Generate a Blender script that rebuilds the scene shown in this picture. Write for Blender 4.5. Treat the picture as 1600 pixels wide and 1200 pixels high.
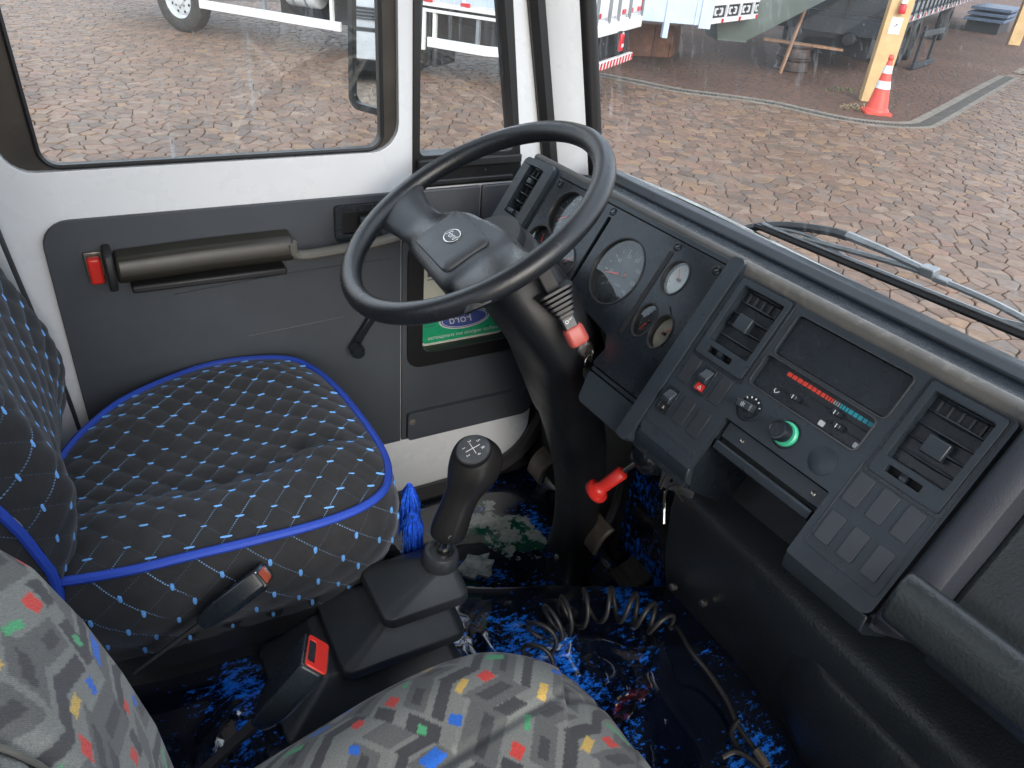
import bpy, math, random
import numpy as np
from mathutils import Vector as V, Matrix
from mathutils.geometry import tessellate_polygon
random.seed(7); rng = np.random.default_rng(11)
for o in list(bpy.data.objects): bpy.data.objects.remove(o)
SC = bpy.context.scene; COL = SC.collection
R = math.radians
# ------------------------------------------------------------------ camera, sky, sun, exposure
cam = bpy.data.cameras.new('camera'); co = bpy.data.objects.new('camera', cam); COL.objects.link(co)
cam.sensor_width = 36; cam.lens = 36*1180/1600; cam.clip_start = .02; cam.clip_end = 600
rx = np.array((.877, -.474, .081)); fw = np.array((.440, .725, -.530)); fw /= np.linalg.norm(fw)
rx -= fw*rx.dot(fw); rx /= np.linalg.norm(rx); up = np.cross(rx, fw)
co.matrix_world = Matrix(((rx[0], up[0], -fw[0], 0), (rx[1], up[1], -fw[1], -.45), (rx[2], up[2], -fw[2], 2.2), (0, 0, 0, 1)))
SC.camera = co
SUN_EL, SUN_AZ = 25, -98          # degrees; azimuth measured from +X (truck's nose) towards +Y
w = bpy.data.worlds.new('World'); SC.world = w; w.use_nodes = True
nt = w.node_tree; nt.nodes.clear()
sky = nt.nodes.new('ShaderNodeTexSky'); sky.sky_type = 'NISHITA'; sky.sun_disc = False
sky.sun_elevation = R(SUN_EL); sky.sun_rotation = R(90-SUN_AZ)
sky.air_density = 1.0; sky.dust_density = 2.2; sky.ozone_density = 1.2; sky.altitude = 300
bg = nt.nodes.new('ShaderNodeBackground'); bg.inputs[1].default_value = .15
wo = nt.nodes.new('ShaderNodeOutputWorld')
# a bright broken overcast: even pale cloud over most of the Nishita sky, all round
tcw = nt.nodes.new('ShaderNodeTexCoord'); nzw = nt.nodes.new('ShaderNodeTexNoise'); nzw.inputs['Scale'].default_value = 2.4; nzw.inputs['Detail'].default_value = 6
nt.links.new(tcw.outputs['Generated'], nzw.inputs['Vector'])
crw = nt.nodes.new('ShaderNodeValToRGB'); crw.color_ramp.elements[0].position = .38; crw.color_ramp.elements[0].color = (.45, .45, .45, 1); crw.color_ramp.elements[1].position = .58; crw.color_ramp.elements[1].color = (.92, .92, .92, 1)
nt.links.new(nzw.outputs[0], crw.inputs[0])
mxw = nt.nodes.new('ShaderNodeMix'); mxw.data_type = 'RGBA'; mxw.inputs[7].default_value = (7.6, 8.3, 9.3, 1)
nt.links.new(crw.outputs[0], mxw.inputs[0]); nt.links.new(sky.outputs[0], mxw.inputs[6])
nt.links.new(mxw.outputs[2], bg.inputs[0]); nt.links.new(bg.outputs[0], wo.inputs[0])
sl = bpy.data.lights.new('sun', 'SUN'); sl.energy = 1.1; sl.angle = R(30); sl.color = (1, .95, .88)
so = bpy.data.objects.new('sun', sl); COL.objects.link(so)
sd = V((math.cos(R(SUN_EL))*math.cos(R(SUN_AZ)), math.cos(R(SUN_EL))*math.sin(R(SUN_AZ)), math.sin(R(SUN_EL))))
so.rotation_euler = (-sd).to_track_quat('-Z', 'Y').to_euler()
vs = SC.view_settings; vs.view_transform = 'Standard'; vs.look = 'None'; vs.gamma = 1; vs.exposure = 1.15; vs.use_curve_mapping = False
SC.render.engine = 'CYCLES'; SC.cycles.use_denoising = True
SC.cycles.max_bounces = 10; SC.cycles.diffuse_bounces = 6; SC.cycles.transparent_max_bounces = 16
SC.cycles.caustics_reflective = False; SC.cycles.caustics_refractive = False; SC.cycles.sample_clamp_indirect = 6

# ------------------------------------------------------------------ materials
def ramp(nt, fac, stops):
    r = nt.nodes.new('ShaderNodeValToRGB'); e = r.color_ramp.elements
    while len(e) < len(stops): e.new(.5)
    for k, (p, c) in enumerate(stops):
        e[k].position = p; e[k].color = (*c, 1) if not isinstance(c, (int, float)) else (c, c, c, 1)
    nt.links.new(fac, r.inputs[0]); return r.outputs[0]
def noise(nt, co, scale, detail=3, rough=.5):
    n = nt.nodes.new('ShaderNodeTexNoise'); n.inputs['Scale'].default_value = scale
    n.inputs['Detail'].default_value = detail; n.inputs['Roughness'].default_value = rough
    nt.links.new(co, n.inputs['Vector']); return n.outputs[0]
def mth(nt, op, a, b=None, c=None):
    m = nt.nodes.new('ShaderNodeMath'); m.operation = op
    for k, x in enumerate((a, b, c)):
        if x is None: continue
        if isinstance(x, (int, float)): m.inputs[k].default_value = x
        else: nt.links.new(x, m.inputs[k])
    return m.outputs[0]
def mixc(nt, fac, a, b, blend='MIX'):
    m = nt.nodes.new('ShaderNodeMix'); m.data_type = 'RGBA'; m.blend_type = blend
    for i, x in ((0, fac), (6, a), (7, b)):
        if isinstance(x, (int, float)): m.inputs[i].default_value = x
        elif isinstance(x, tuple): m.inputs[i].default_value = (*x, 1)
        else: nt.links.new(x, m.inputs[i])
    return m.outputs[2]
def base(name):
    m = bpy.data.materials.new(name); m.use_nodes = True; nt = m.node_tree
    b = nt.nodes['Principled BSDF']; tc = nt.nodes.new('ShaderNodeTexCoord')
    return m, nt, b, tc.outputs['Object']
def pm(name, col, rough=.5, metal=0., var=.15, vsc=9, bump=0., bs=400, coat=0., rvar=.12, attr=None, dirt=None, spec=None, dist=.001, detail=2):
    m, nt, b, oc = base(name)
    n1 = noise(nt, oc, vsc, 4, .6)
    k = ramp(nt, n1, [(.3, 1-var), (.7, 1+var)])
    c = col
    if attr:
        a = nt.nodes.new('ShaderNodeAttribute'); a.attribute_name = attr; c = a.outputs['Color']
    c = mixc(nt, 1., c, k, 'MULTIPLY')
    if dirt:
        n2 = noise(nt, oc, dirt[1], 6, .7)
        f = ramp(nt, n2, [(dirt[2], 0.), (min(1, dirt[2]+.18), dirt[3])])
        c = mixc(nt, f, c, dirt[0])
    nt.links.new(c, b.inputs['Base Color'])
    rr = mth(nt, 'MULTIPLY_ADD', noise(nt, oc, vsc*2.7, 4, .6), rvar*2, rough-rvar)
    nt.links.new(rr, b.inputs['Roughness'])
    b.inputs['Metallic'].default_value = metal; b.inputs['Coat Weight'].default_value = coat; b.inputs['Coat Roughness'].default_value = .08
    if spec is not None: b.inputs['Specular IOR Level'].default_value = spec
    if bump:
        bp = nt.nodes.new('ShaderNodeBump'); bp.inputs['Strength'].default_value = bump; bp.inputs['Distance'].default_value = dist
        nt.links.new(noise(nt, oc, bs, detail, .5), bp.inputs['Height']); nt.links.new(bp.outputs[0], b.inputs['Normal'])
    return m
MT = {}
MT['white'] = pm('white_paint', (.74, .76, .78), .28, var=.03, vsc=4, coat=.4, rvar=.08, bump=.06, bs=7, dist=.004, dirt=((.45, .46, .45), 16, .62, .25))
MT['white2'] = pm('white_lorry_paint', (.72, .73, .74), .4, var=.08, vsc=3, rvar=.1, dirt=((.36, .27, .2), 4, .6, .5))
MT['bluewhite'] = pm('pale_blue_paint', (.46, .55, .68), .45, var=.08, vsc=3, dirt=((.36, .33, .3), 3, .62, .4))
MT['trim'] = pm('grey_trim', (.050, .058, .069), .55, var=.12, vsc=6, bump=.35, bs=900, dirt=((.11, .11, .11), 22, .64, .3))
MT['trim2'] = pm('light_grey_trim', (.085, .09, .097), .52, var=.1, vsc=6, bump=.3, bs=900)
MT['dash'] = pm('dash_plastic', (.0195, .0265, .0335), .31, var=.15, vsc=11, bump=.25, bs=1300, dirt=((.06, .06, .058), 30, .62, .25))
MT['dash2'] = pm('dash_black_plastic', (.0105, .0145, .0195), .26, var=.15, vsc=14, bump=.12, bs=1500, rvar=.1)
MT['recess'] = pm('recess_black', (.006, .006, .007), .6, var=.1)
MT['pad2'] = pm('dusty_lit_dash_pad', (.105, .10, .092), .66, var=.12, vsc=20, bump=.5, bs=700, dirt=((.24, .22, .19), 60, .52, .5))  # dash pad again, dusty, its colour also lightened for strong light falling on it
MT['pad'] = pm('dash_pad', (.075, .073, .070), .62, var=.15, vsc=20, bump=.5, bs=700, dirt=((.14, .13, .115), 60, .55, .3))
MT['ridge'] = pm('blue_grey_pad', (.020, .023, .032), .58, var=.12, vsc=14, bump=.45, bs=700)
MT['leather'] = pm('grained_leatherette', (.021, .025, .028), .33, var=.2, vsc=8, bump=.6, bs=260, dist=.0016, dirt=((.05, .046, .04), 12, .62, .25), detail=4)
MT['leather2'] = pm('grained_pad', (.024, .029, .031), .36, var=.2, vsc=8, bump=.5, bs=260, dist=.0018, detail=4)
MT['wheel'] = pm('wheel_plastic', (.012, .014, .017), .25, var=.12, vsc=15, bump=.4, bs=800, rvar=.07, dirt=((.05, .047, .042), 26, .62, .25))
MT['hub'] = pm('hub_plastic', (.040, .044, .050), .48, var=.12, vsc=15, bump=.3, bs=900, dirt=((.09, .08, .066), 18, .55, .4))
MT['column'] = pm('column_plastic', (.008, .009, .011), .42, var=.15, vsc=10, bump=.3, bs=1000)
MT['rubber'] = pm('black_rubber', (.016, .016, .017), .5, var=.2, vsc=10, bump=.2, bs=500)
MT['gasket'] = pm('black_gasket', (.010, .010, .011), .42, var=.2, vsc=10)
MT['channel'] = pm('brown_channel', (.032, .026, .020), .5, var=.35, vsc=14, dirt=((.085, .065, .045), 9, .58, .6))
MT['arm'] = pm('olive_armrest', (.026, .024, .018), .40, var=.12, vsc=7, bump=.15, bs=500, rvar=.08)
MT['grip'] = pm('grip_grey', (.13, .125, .11), .42, var=.1)
MT['red'] = pm('red_plastic', (.62, .03, .022), .34, var=.06)
MT['red2'] = pm('pale_red_plastic', (.42, .085, .07), .42, var=.08)
MT['orange'] = pm('orange_button', (.72, .13, .06), .38, var=.06)
MT['boot'] = pm('boot_rubber', (.032, .036, .040), .40, var=.14, vsc=12, bump=.25, bs=500, dirt=((.11, .105, .09), 14, .6, .3))
MT['knobm'] = pm('knob_plastic', (.0125, .0125, .0125), .32, var=.14, vsc=14, bump=.1, bs=1000)
MT['chrome'] = pm('bright_metal', (.52, .50, .46), .22, metal=1, var=.2, vsc=40)
MT['steel'] = pm('dull_steel', (.25, .24, .22), .42, metal=1, var=.3, vsc=40, dirt=((.12, .06, .03), 40, .6, .5))
MT['pedal'] = pm('worn_pedal', (.10, .085, .070), .42, var=.3, vsc=40, bump=.2, bs=200)
MT['belt'] = pm('seat_belt_webbing', (.016, .016, .018), .7, var=.15, bump=.4, bs=900)
MT['gaugeface'] = pm('gauge_face', (.03, .034, .04), .5, var=.1)
MT['gaugelit'] = pm('pale_gauge_face', (.55, .57, .56), .4, var=.08)
MT['gaugetan'] = pm('tan_gauge_face', (.30, .26, .20), .45, var=.1)
MT['ink'] = pm('white_print', (.62, .64, .64), .5, var=.02)
MT['inkdim'] = pm('grey_print', (.30, .32, .33), .5, var=.02)
MT['redprint'] = pm('red_print', (.70, .055, .03), .45, var=.04)
MT['tealprint'] = pm('teal_print', (.02, .33, .42), .45, var=.04)
MT['green'] = pm('green_ring', (.05, .42, .24), .35, var=.04)
MT['stgreen'] = pm('sticker_green', (.02, .33, .16), .3, var=.05)
MT['stwhite'] = pm('sticker_cream', (.56, .58, .50), .35, var=.08, vsc=20)
MT['stblue'] = pm('sticker_blue', (.06, .09, .30), .35, var=.06)
MT['navy'] = pm('sticker_navy', (.07, .07, .13), .4, var=.06)
MT['piping'] = pm('blue_piping', (.018, .062, .42), .6, var=.1, bump=.3, bs=600)
MT['stitch'] = pm('blue_stitch', (.14, .38, .80), .6, var=.15)
MT['tassel'] = pm('blue_tassel', (.02, .12, .75), .5, var=.7, vsc=170)
MT['tyre'] = pm('tyre_rubber', (.022, .022, .022), .7, var=.2, dirt=((.09, .075, .06), 6, .5, .5))
MT['rim'] = pm('painted_rim', (.55, .58, .60), .4, var=.1, dirt=((.2, .15, .1), 9, .6, .4))
MT['rust'] = pm('rusty_steel', (.17, .075, .042), .75, var=.35, vsc=6, bump=.4, bs=30, dist=.01, dirt=((.33, .27, .22), 3, .56, .5))
MT['drum'] = pm('rusty_wheel_rim', (.055, .036, .030), .6, var=.35, vsc=8, dirt=((.26, .10, .06), 7, .6, .6))
MT['timber'] = pm('planed_timber', (.56, .38, .18), .6, var=.14, vsc=4, bump=.3, bs=40, dist=.002)
MT['treadle'] = pm('dark_ribbed_rubber', (.045, .038, .032), .55, var=.3, vsc=30)
MT['timber2'] = pm('weathered_timber', (.30, .17, .10), .75, var=.25, vsc=8, bump=.3, bs=60)
MT['cone'] = pm('orange_cone', (.72, .075, .05), .45, var=.1, dirt=((.4, .2, .15), 8, .62, .4))
MT['conewhite'] = pm('white_cone_band', (.72, .72, .72), .4, var=.05)
MT['reflred'] = pm('red_reflector', (.55, .02, .03), .3, var=.05)
MT['hopper'] = pm('grey_green_paint', (.13, .165, .155), .5, var=.12, vsc=2, dirt=((.25, .2, .16), 3, .6, .4))
MT['darklorry'] = pm('dark_lorry_paint', (.020, .026, .034), .5, var=.25, vsc=2, dirt=((.13, .10, .08), 3, .55, .5))
MT['chassis'] = pm('black_chassis', (.014, .015, .018), .6, var=.3, vsc=3)
MT['wiper'] = pm('grey_wiper_metal', (.30, .31, .32), .38, metal=.4, var=.2, vsc=20)
MT['slat'] = pm('grey_slat', (.20, .22, .24), .5, var=.2, vsc=4, dirt=((.2, .15, .12), 4, .6, .4))
MT['concrete'] = pm('concrete_edge', (.19, .165, .135), .85, var=.25, vsc=5, bump=.5, bs=60, dist=.004)
MT['grate'] = pm('grate_iron', (.085, .075, .065), .6, var=.3, vsc=8)
MT['sky blue'] = pm('blue_board', (.09, .13, .21), .5, var=.2)
MT['headliner'] = pm('pale_headliner', (.72, .72, .70), .8, var=.05)
MT['rearwall'] = pm('pale_rear_lining', (.5, .5, .5), .7, var=.1, bump=.3, bs=500)
MT['weed'] = pm('weed_green', (.12, .20, .03), .6, var=.3)
MT['straw'] = pm('dry_straw', (.33, .26, .15), .8, var=.3)
MT['shedroof'] = pm('shed_roof_sheet', (.22, .21, .20), .6, var=.1)
MT['wool'] = pm('torn_grey_lining', (.34, .38, .38), .6, var=.5, vsc=45, bump=.8, bs=90, dist=.006, dirt=((.02, .12, .085), 24, .5, .9))
MT['greenmetal'] = pm('green_cab_metal', (.012, .085, .06), .4, var=.4, vsc=30, bump=.3, bs=60, dist=.003)
# mirror
MT['mirror'] = pm('mirror_glass', (.82, .85, .86), .02, metal=1, var=.01, rvar=.01)
# black quilted cloth with fine dotted seams (seam position comes from the UV lattice)
def quilt():
    m, nt, b, oc = base('quilted_cloth')
    uv = nt.nodes.new('ShaderNodeUVMap'); uv.uv_map = 'UVMap'
    sp = nt.nodes.new('ShaderNodeSeparateXYZ'); nt.links.new(uv.outputs[0], sp.inputs[0])
    def line(a, c):
        f = mth(nt, 'ABSOLUTE', mth(nt, 'SUBTRACT', mth(nt, 'FRACT', mth(nt, 'ADD', a, .5)), .5))
        l = mth(nt, 'LESS_THAN', f, .019)
        d = mth(nt, 'GREATER_THAN', mth(nt, 'FRACT', mth(nt, 'MULTIPLY', c, 11.)), .45)
        return mth(nt, 'MULTIPLY', l, d)
    la = line(sp.outputs[0], sp.outputs[1]); lb = line(sp.outputs[1], sp.outputs[0])
    nz = ramp(nt, noise(nt, oc, 9, 3), [(.4, 0.), (.62, 1.)])
    lm = mth(nt, 'MULTIPLY', mth(nt, 'MAXIMUM', mth(nt, 'MULTIPLY', la, .10), mth(nt, 'MULTIPLY', lb, nz)), .9)
    c = mixc(nt, 1., (.0155, .0155, .0165), ramp(nt, noise(nt, oc, 26, 5, .7), [(.3, .75), (.7, 1.35)]), 'MULTIPLY')
    c = mixc(nt, lm, c, (.20, .36, .60))
    nt.links.new(c, b.inputs['Base Color']); b.inputs['Roughness'].default_value = .88
    b.inputs['Sheen Weight'].default_value = .25; b.inputs['Sheen Roughness'].default_value = .5
    b.inputs['Sheen Tint'].default_value = (.6, .65, .75, 1)
    bp = nt.nodes.new('ShaderNodeBump'); bp.inputs['Strength'].default_value = .35; bp.inputs['Distance'].default_value = .001
    nt.links.new(noise(nt, oc, 900, 2), bp.inputs['Height']); nt.links.new(bp.outputs[0], b.inputs['Normal'])
    return m
MT['quilt'] = quilt()
def woven():
    m, nt, b, oc = base('woven_seat_fabric')
    a = nt.nodes.new('ShaderNodeAttribute'); a.attribute_name = 'tint'
    wv = nt.nodes.new('ShaderNodeTexWave'); wv.inputs['Scale'].default_value = 430; wv.bands_direction = 'DIAGONAL'; wv.inputs['Distortion'].default_value = 1.5
    nt.links.new(oc, wv.inputs['Vector'])
    k = ramp(nt, wv.outputs['Fac'], [(.0, .88), (1., 1.1)])
    k2 = ramp(nt, noise(nt, oc, 700, 2), [(.3, .78), (.7, 1.2)])
    c = mixc(nt, 1., mixc(nt, 1., a.outputs['Color'], k, 'MULTIPLY'), k2, 'MULTIPLY')
    nt.links.new(c, b.inputs['Base Color']); b.inputs['Roughness'].default_value = .9
    b.inputs['Sheen Weight'].default_value = .15
    bp = nt.nodes.new('ShaderNodeBump'); bp.inputs['Strength'].default_value = .4; bp.inputs['Distance'].default_value = .001
    nt.links.new(wv.outputs['Fac'], bp.inputs['Height']); nt.links.new(bp.outputs[0], b.inputs['Normal'])
    return m
MT['woven'] = woven()
def vinyl(torn=False):
    m, nt, b, oc = base('blue_flecked_vinyl')
    mp = nt.nodes.new('ShaderNodeMapping'); mp.inputs['Scale'].default_value = (1, 1.7, 1); nt.links.new(oc, mp.inputs[0])
    big = ramp(nt, noise(nt, oc, 7, 3), [(.36, 0.), (.64, 1.)])
    fl = noise(nt, mp.outputs[0], 60, 8, .78)
    sx = nt.nodes.new('ShaderNodeSeparateXYZ'); nt.links.new(oc, sx.inputs[0])
    thin = ramp(nt, mth(nt, 'ADD', sx.outputs[0], .5), [(.36, 0.), (.62, 1.)])      # the flecks thin out towards the front
    f = mth(nt, 'ADD', fl, mth(nt, 'MULTIPLY', mth(nt, 'SUBTRACT', big, .54), .20)); f = mth(nt, 'SUBTRACT', f, mth(nt, 'MULTIPLY', thin, .035))
    f = ramp(nt, mth(nt, 'ADD', f, mth(nt, 'MULTIPLY', mth(nt, 'SUBTRACT', noise(nt, oc, 420, 2), .5), .10)), [(.515, 0.), (.60, 1.)])
    blue = mixc(nt, noise(nt, oc, 30, 3), (.008, .08, .60), (.02, .28, 1.0))
    c = mixc(nt, f, (.003, .005, .013), blue)
    if torn:      # the covering is torn through to green metal and pale lining round one spot of the footwell
        vd = nt.nodes.new('ShaderNodeVectorMath'); vd.operation = 'DISTANCE'; nt.links.new(oc, vd.inputs[0]); vd.inputs[1].default_value = (.235, .235, .0)
        prox = mth(nt, 'SUBTRACT', 1., mth(nt, 'DIVIDE', vd.outputs['Value'], .26))
        na = noise(nt, oc, 8, 6, .62)
        hole = ramp(nt, mth(nt, 'ADD', mth(nt, 'MULTIPLY', prox, .42), na), [(.765, 0.), (.78, 1.)])
        inner = mixc(nt, ramp(nt, noise(nt, oc, 15, 7, .7), [(.47, 0.), (.50, 1.)]), (.006, .075, .05), mixc(nt, noise(nt, oc, 90, 5, .8), (.05, .08, .08), (.45, .50, .49)))
        c = mixc(nt, hole, c, inner)
    nt.links.new(c, b.inputs['Base Color']); b.inputs['Roughness'].default_value = .07
    b.inputs['Coat Weight'].default_value = 1.; b.inputs['Coat IOR'].default_value = 1.75; b.inputs['Coat Roughness'].default_value = .04
    bp = nt.nodes.new('ShaderNodeBump'); bp.inputs['Strength'].default_value = .85; bp.inputs['Distance'].default_value = .03
    nt.links.new(noise(nt, oc, 5, 2, .4), bp.inputs['Height']); nt.links.new(bp.outputs[0], b.inputs['Normal'])
    return m
MT['vinyl'] = vinyl(); MT['vinyl2'] = vinyl(True)
MT['blank'] = pm('switch_blank_plastic', (.024, .028, .033), .33, var=.1, rvar=.05)
MT['edge'] = pm('satin_black_edge', (.035, .038, .042), .22, var=.1, rvar=.05)
def glassm(name, dust, streak, tint=(.95, .965, .96), smear=(.62, .66, .66)):
    m = bpy.data.materials.new(name); m.use_nodes = True; nt = m.node_tree; nt.nodes.clear()
    tc = nt.nodes.new('ShaderNodeTexCoord'); oc = tc.outputs['Object']
    tr = nt.nodes.new('ShaderNodeBsdfTransparent'); tr.inputs[0].default_value = (*tint, 1)
    gl = nt.nodes.new('ShaderNodeBsdfGlossy'); gl.inputs['Roughness'].default_value = .02
    lw_ = nt.nodes.new('ShaderNodeLayerWeight'); lw_.inputs[0].default_value = .5
    fz = mth(nt, 'MULTIPLY_ADD', mth(nt, 'POWER', lw_.outputs['Facing'], 5.), .85, .05)
    m1 = nt.nodes.new('ShaderNodeMixShader')
    nt.links.new(fz, m1.inputs[0]); nt.links.new(tr.outputs[0], m1.inputs[1]); nt.links.new(gl.outputs[0], m1.inputs[2])
    df = nt.nodes.new('ShaderNodeBsdfTranslucent'); df.inputs[0].default_value = (*smear, 1)
    mp = nt.nodes.new('ShaderNodeMapping'); mp.inputs['Scale'].default_value = (1, 1, .05); nt.links.new(oc, mp.inputs[0])
    st = ramp(nt, noise(nt, mp.outputs[0], 90, 3, .6), [(.56, 0.), (.68, 1.)])
    lump = ramp(nt, noise(nt, oc, 5, 3), [(.45, 0.), (.65, 1.)])
    spots = ramp(nt, noise(nt, oc, 130, 2), [(.70, 0.), (.74, 1.)])
    f = mth(nt, 'ADD', mth(nt, 'MULTIPLY', mth(nt, 'MULTIPLY', st, lump), streak), mth(nt, 'MULTIPLY', spots, streak*.6))
    f = mth(nt, 'ADD', f, mth(nt, 'MULTIPLY', noise(nt, oc, 6, 4), dust))
    m2 = nt.nodes.new('ShaderNodeMixShader'); nt.links.new(f, m2.inputs[0])
    nt.links.new(m1.outputs[0], m2.inputs[1]); nt.links.new(df.outputs[0], m2.inputs[2])
    ou = nt.nodes.new('ShaderNodeOutputMaterial'); nt.links.new(m2.outputs[0], ou.inputs[0])
    return m
MT['glass'] = glassm('door_glass', .03, .30)
MT['screen'] = glassm('windscreen_glass', .07, .18)
MT['lens'] = glassm('gauge_lens', .02, .0)
def ground_m(name, cols, scale, dirtc, vor=True):
    m, nt, b, oc = base(name)
    n1 = ramp(nt, noise(nt, oc, .5, 5), [(.3, cols[0]), (.7, cols[1])])
    n2 = ramp(nt, noise(nt, oc, 9, 6, .7), [(.3, .7), (.7, 1.3)])
    c = mixc(nt, 1., n1, n2, 'MULTIPLY'); h = noise(nt, oc, 14, 6, .7)
    if vor:
        vo = nt.nodes.new('ShaderNodeTexVoronoi'); vo.feature = 'DISTANCE_TO_EDGE'; vo.inputs['Scale'].default_value = scale
        nt.links.new(oc, vo.inputs['Vector'])
        e = ramp(nt, vo.outputs['Distance'], [(.03, 0.), (.09, 1.)]); c = mixc(nt, e, dirtc, c); h = e
    nt.links.new(c, b.inputs['Base Color']); b.inputs['Roughness'].default_value = .8
    bp = nt.nodes.new('ShaderNodeBump'); bp.inputs['Strength'].default_value = .6; bp.inputs['Distance'].default_value = .02
    nt.links.new(h, bp.inputs['Height']); nt.links.new(bp.outputs[0], b.inputs['Normal'])
    return m
MT['yard'] = ground_m('far_cobbles', ((.22, .165, .125), (.28, .22, .17)), 5.6, (.10, .07, .05))
MT['joint'] = ground_m('joint_sand', ((.065, .042, .030), (.10, .068, .048)), 5, (.1, .1, .1), False)
MT['dirt'] = ground_m('red_earth', ((.088, .038, .021), (.155, .076, .046)), 5.2, (.07, .042, .03), True)
MT['stone'] = pm('paving_stone', (.2, .2, .2), .58, var=.22, vsc=11, bump=.6, bs=28, dist=.006, attr='tint', rvar=.15)

# ------------------------------------------------------------------ mesh tools
def A(*x): return np.array(x, float)
def unit(v): v = np.asarray(v, float); return v/np.linalg.norm(v)
WF = (A(0, 0, 0), A(1, 0, 0), A(0, 1, 0), A(0, 0, 1))
def fr(o, u, v): u = unit(u); v = np.asarray(v, float); v = unit(v-u*v.dot(u)); return (np.asarray(o, float), u, v, np.cross(u, v))
def at(F, x, y, z=0.): return F[0]+F[1]*x+F[2]*y+F[3]*z
def sub(F, x, y, z=0., rot=0.):
    c, s = math.cos(rot), math.sin(rot)
    return (at(F, x, y, z), F[1]*c+F[2]*s, F[2]*c-F[1]*s, F[3])
def rr(x0, x1, y0, y1, r, n=5):
    out = []
    for cx, cy, a0 in ((x1-r, y0+r, -90), (x1-r, y1-r, 0), (x0+r, y1-r, 90), (x0+r, y0+r, 180)):
        for k in range(n+1):
            a = R(a0+90*k/n); out.append((cx+r*math.cos(a), cy+r*math.sin(a)))
    return out
def ell(cx, cy, rx_, ry_, n=32): return [(cx+rx_*math.cos(2*math.pi*k/n), cy+ry_*math.sin(2*math.pi*k/n)) for k in range(n)]
def rpoly(pts, r, n=5):
    """polygon with rounded corners; r a number or one per corner"""
    out = []; N = len(pts); rs = r if isinstance(r, (list, tuple)) else [r]*N
    for k in range(N):
        p, a, b = A(*pts[k]), A(*pts[k-1]), A(*pts[(k+1) % N]); q = rs[k]
        if q <= 0: out.append(tuple(p)); continue
        da, db = unit(a-p), unit(b-p); th = math.acos(max(-1, min(1, da.dot(db)))); d = q/math.tan(th/2)
        c = p+unit(da+db)*q/math.sin(th/2); s, e = p+da*d-c, p+db*d-c
        t0 = math.atan2(s[1], s[0]); t1 = math.atan2(e[1], e[0]); dt = (t1-t0+math.pi) % (2*math.pi)-math.pi
        for i in range(n+1): t = t0+dt*i/n; out.append((c[0]+q*math.cos(t), c[1]+q*math.sin(t)))
    return out
def area(p): return sum(p[i-1][0]*p[i][1]-p[i][0]*p[i-1][1] for i in range(len(p)))/2
def spline(P, n=8, closed=False):
    P = [np.asarray(p, float) for p in P]; N = len(P); out = []
    for i in range(N if closed else N-1):
        if closed: p0, p1, p2, p3 = P[i-1], P[i], P[(i+1) % N], P[(i+2) % N]
        else: p0, p1, p2, p3 = P[max(i-1, 0)], P[i], P[i+1], P[min(i+2, N-1)]
        for k in range(n):
            t = k/n; out.append(.5*((2*p1)+(p2-p0)*t+(2*p0-5*p1+4*p2-p3)*t*t+(3*p1-p0-3*p2+p3)*t**3))
    if not closed: out.append(P[-1])
    return out
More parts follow.
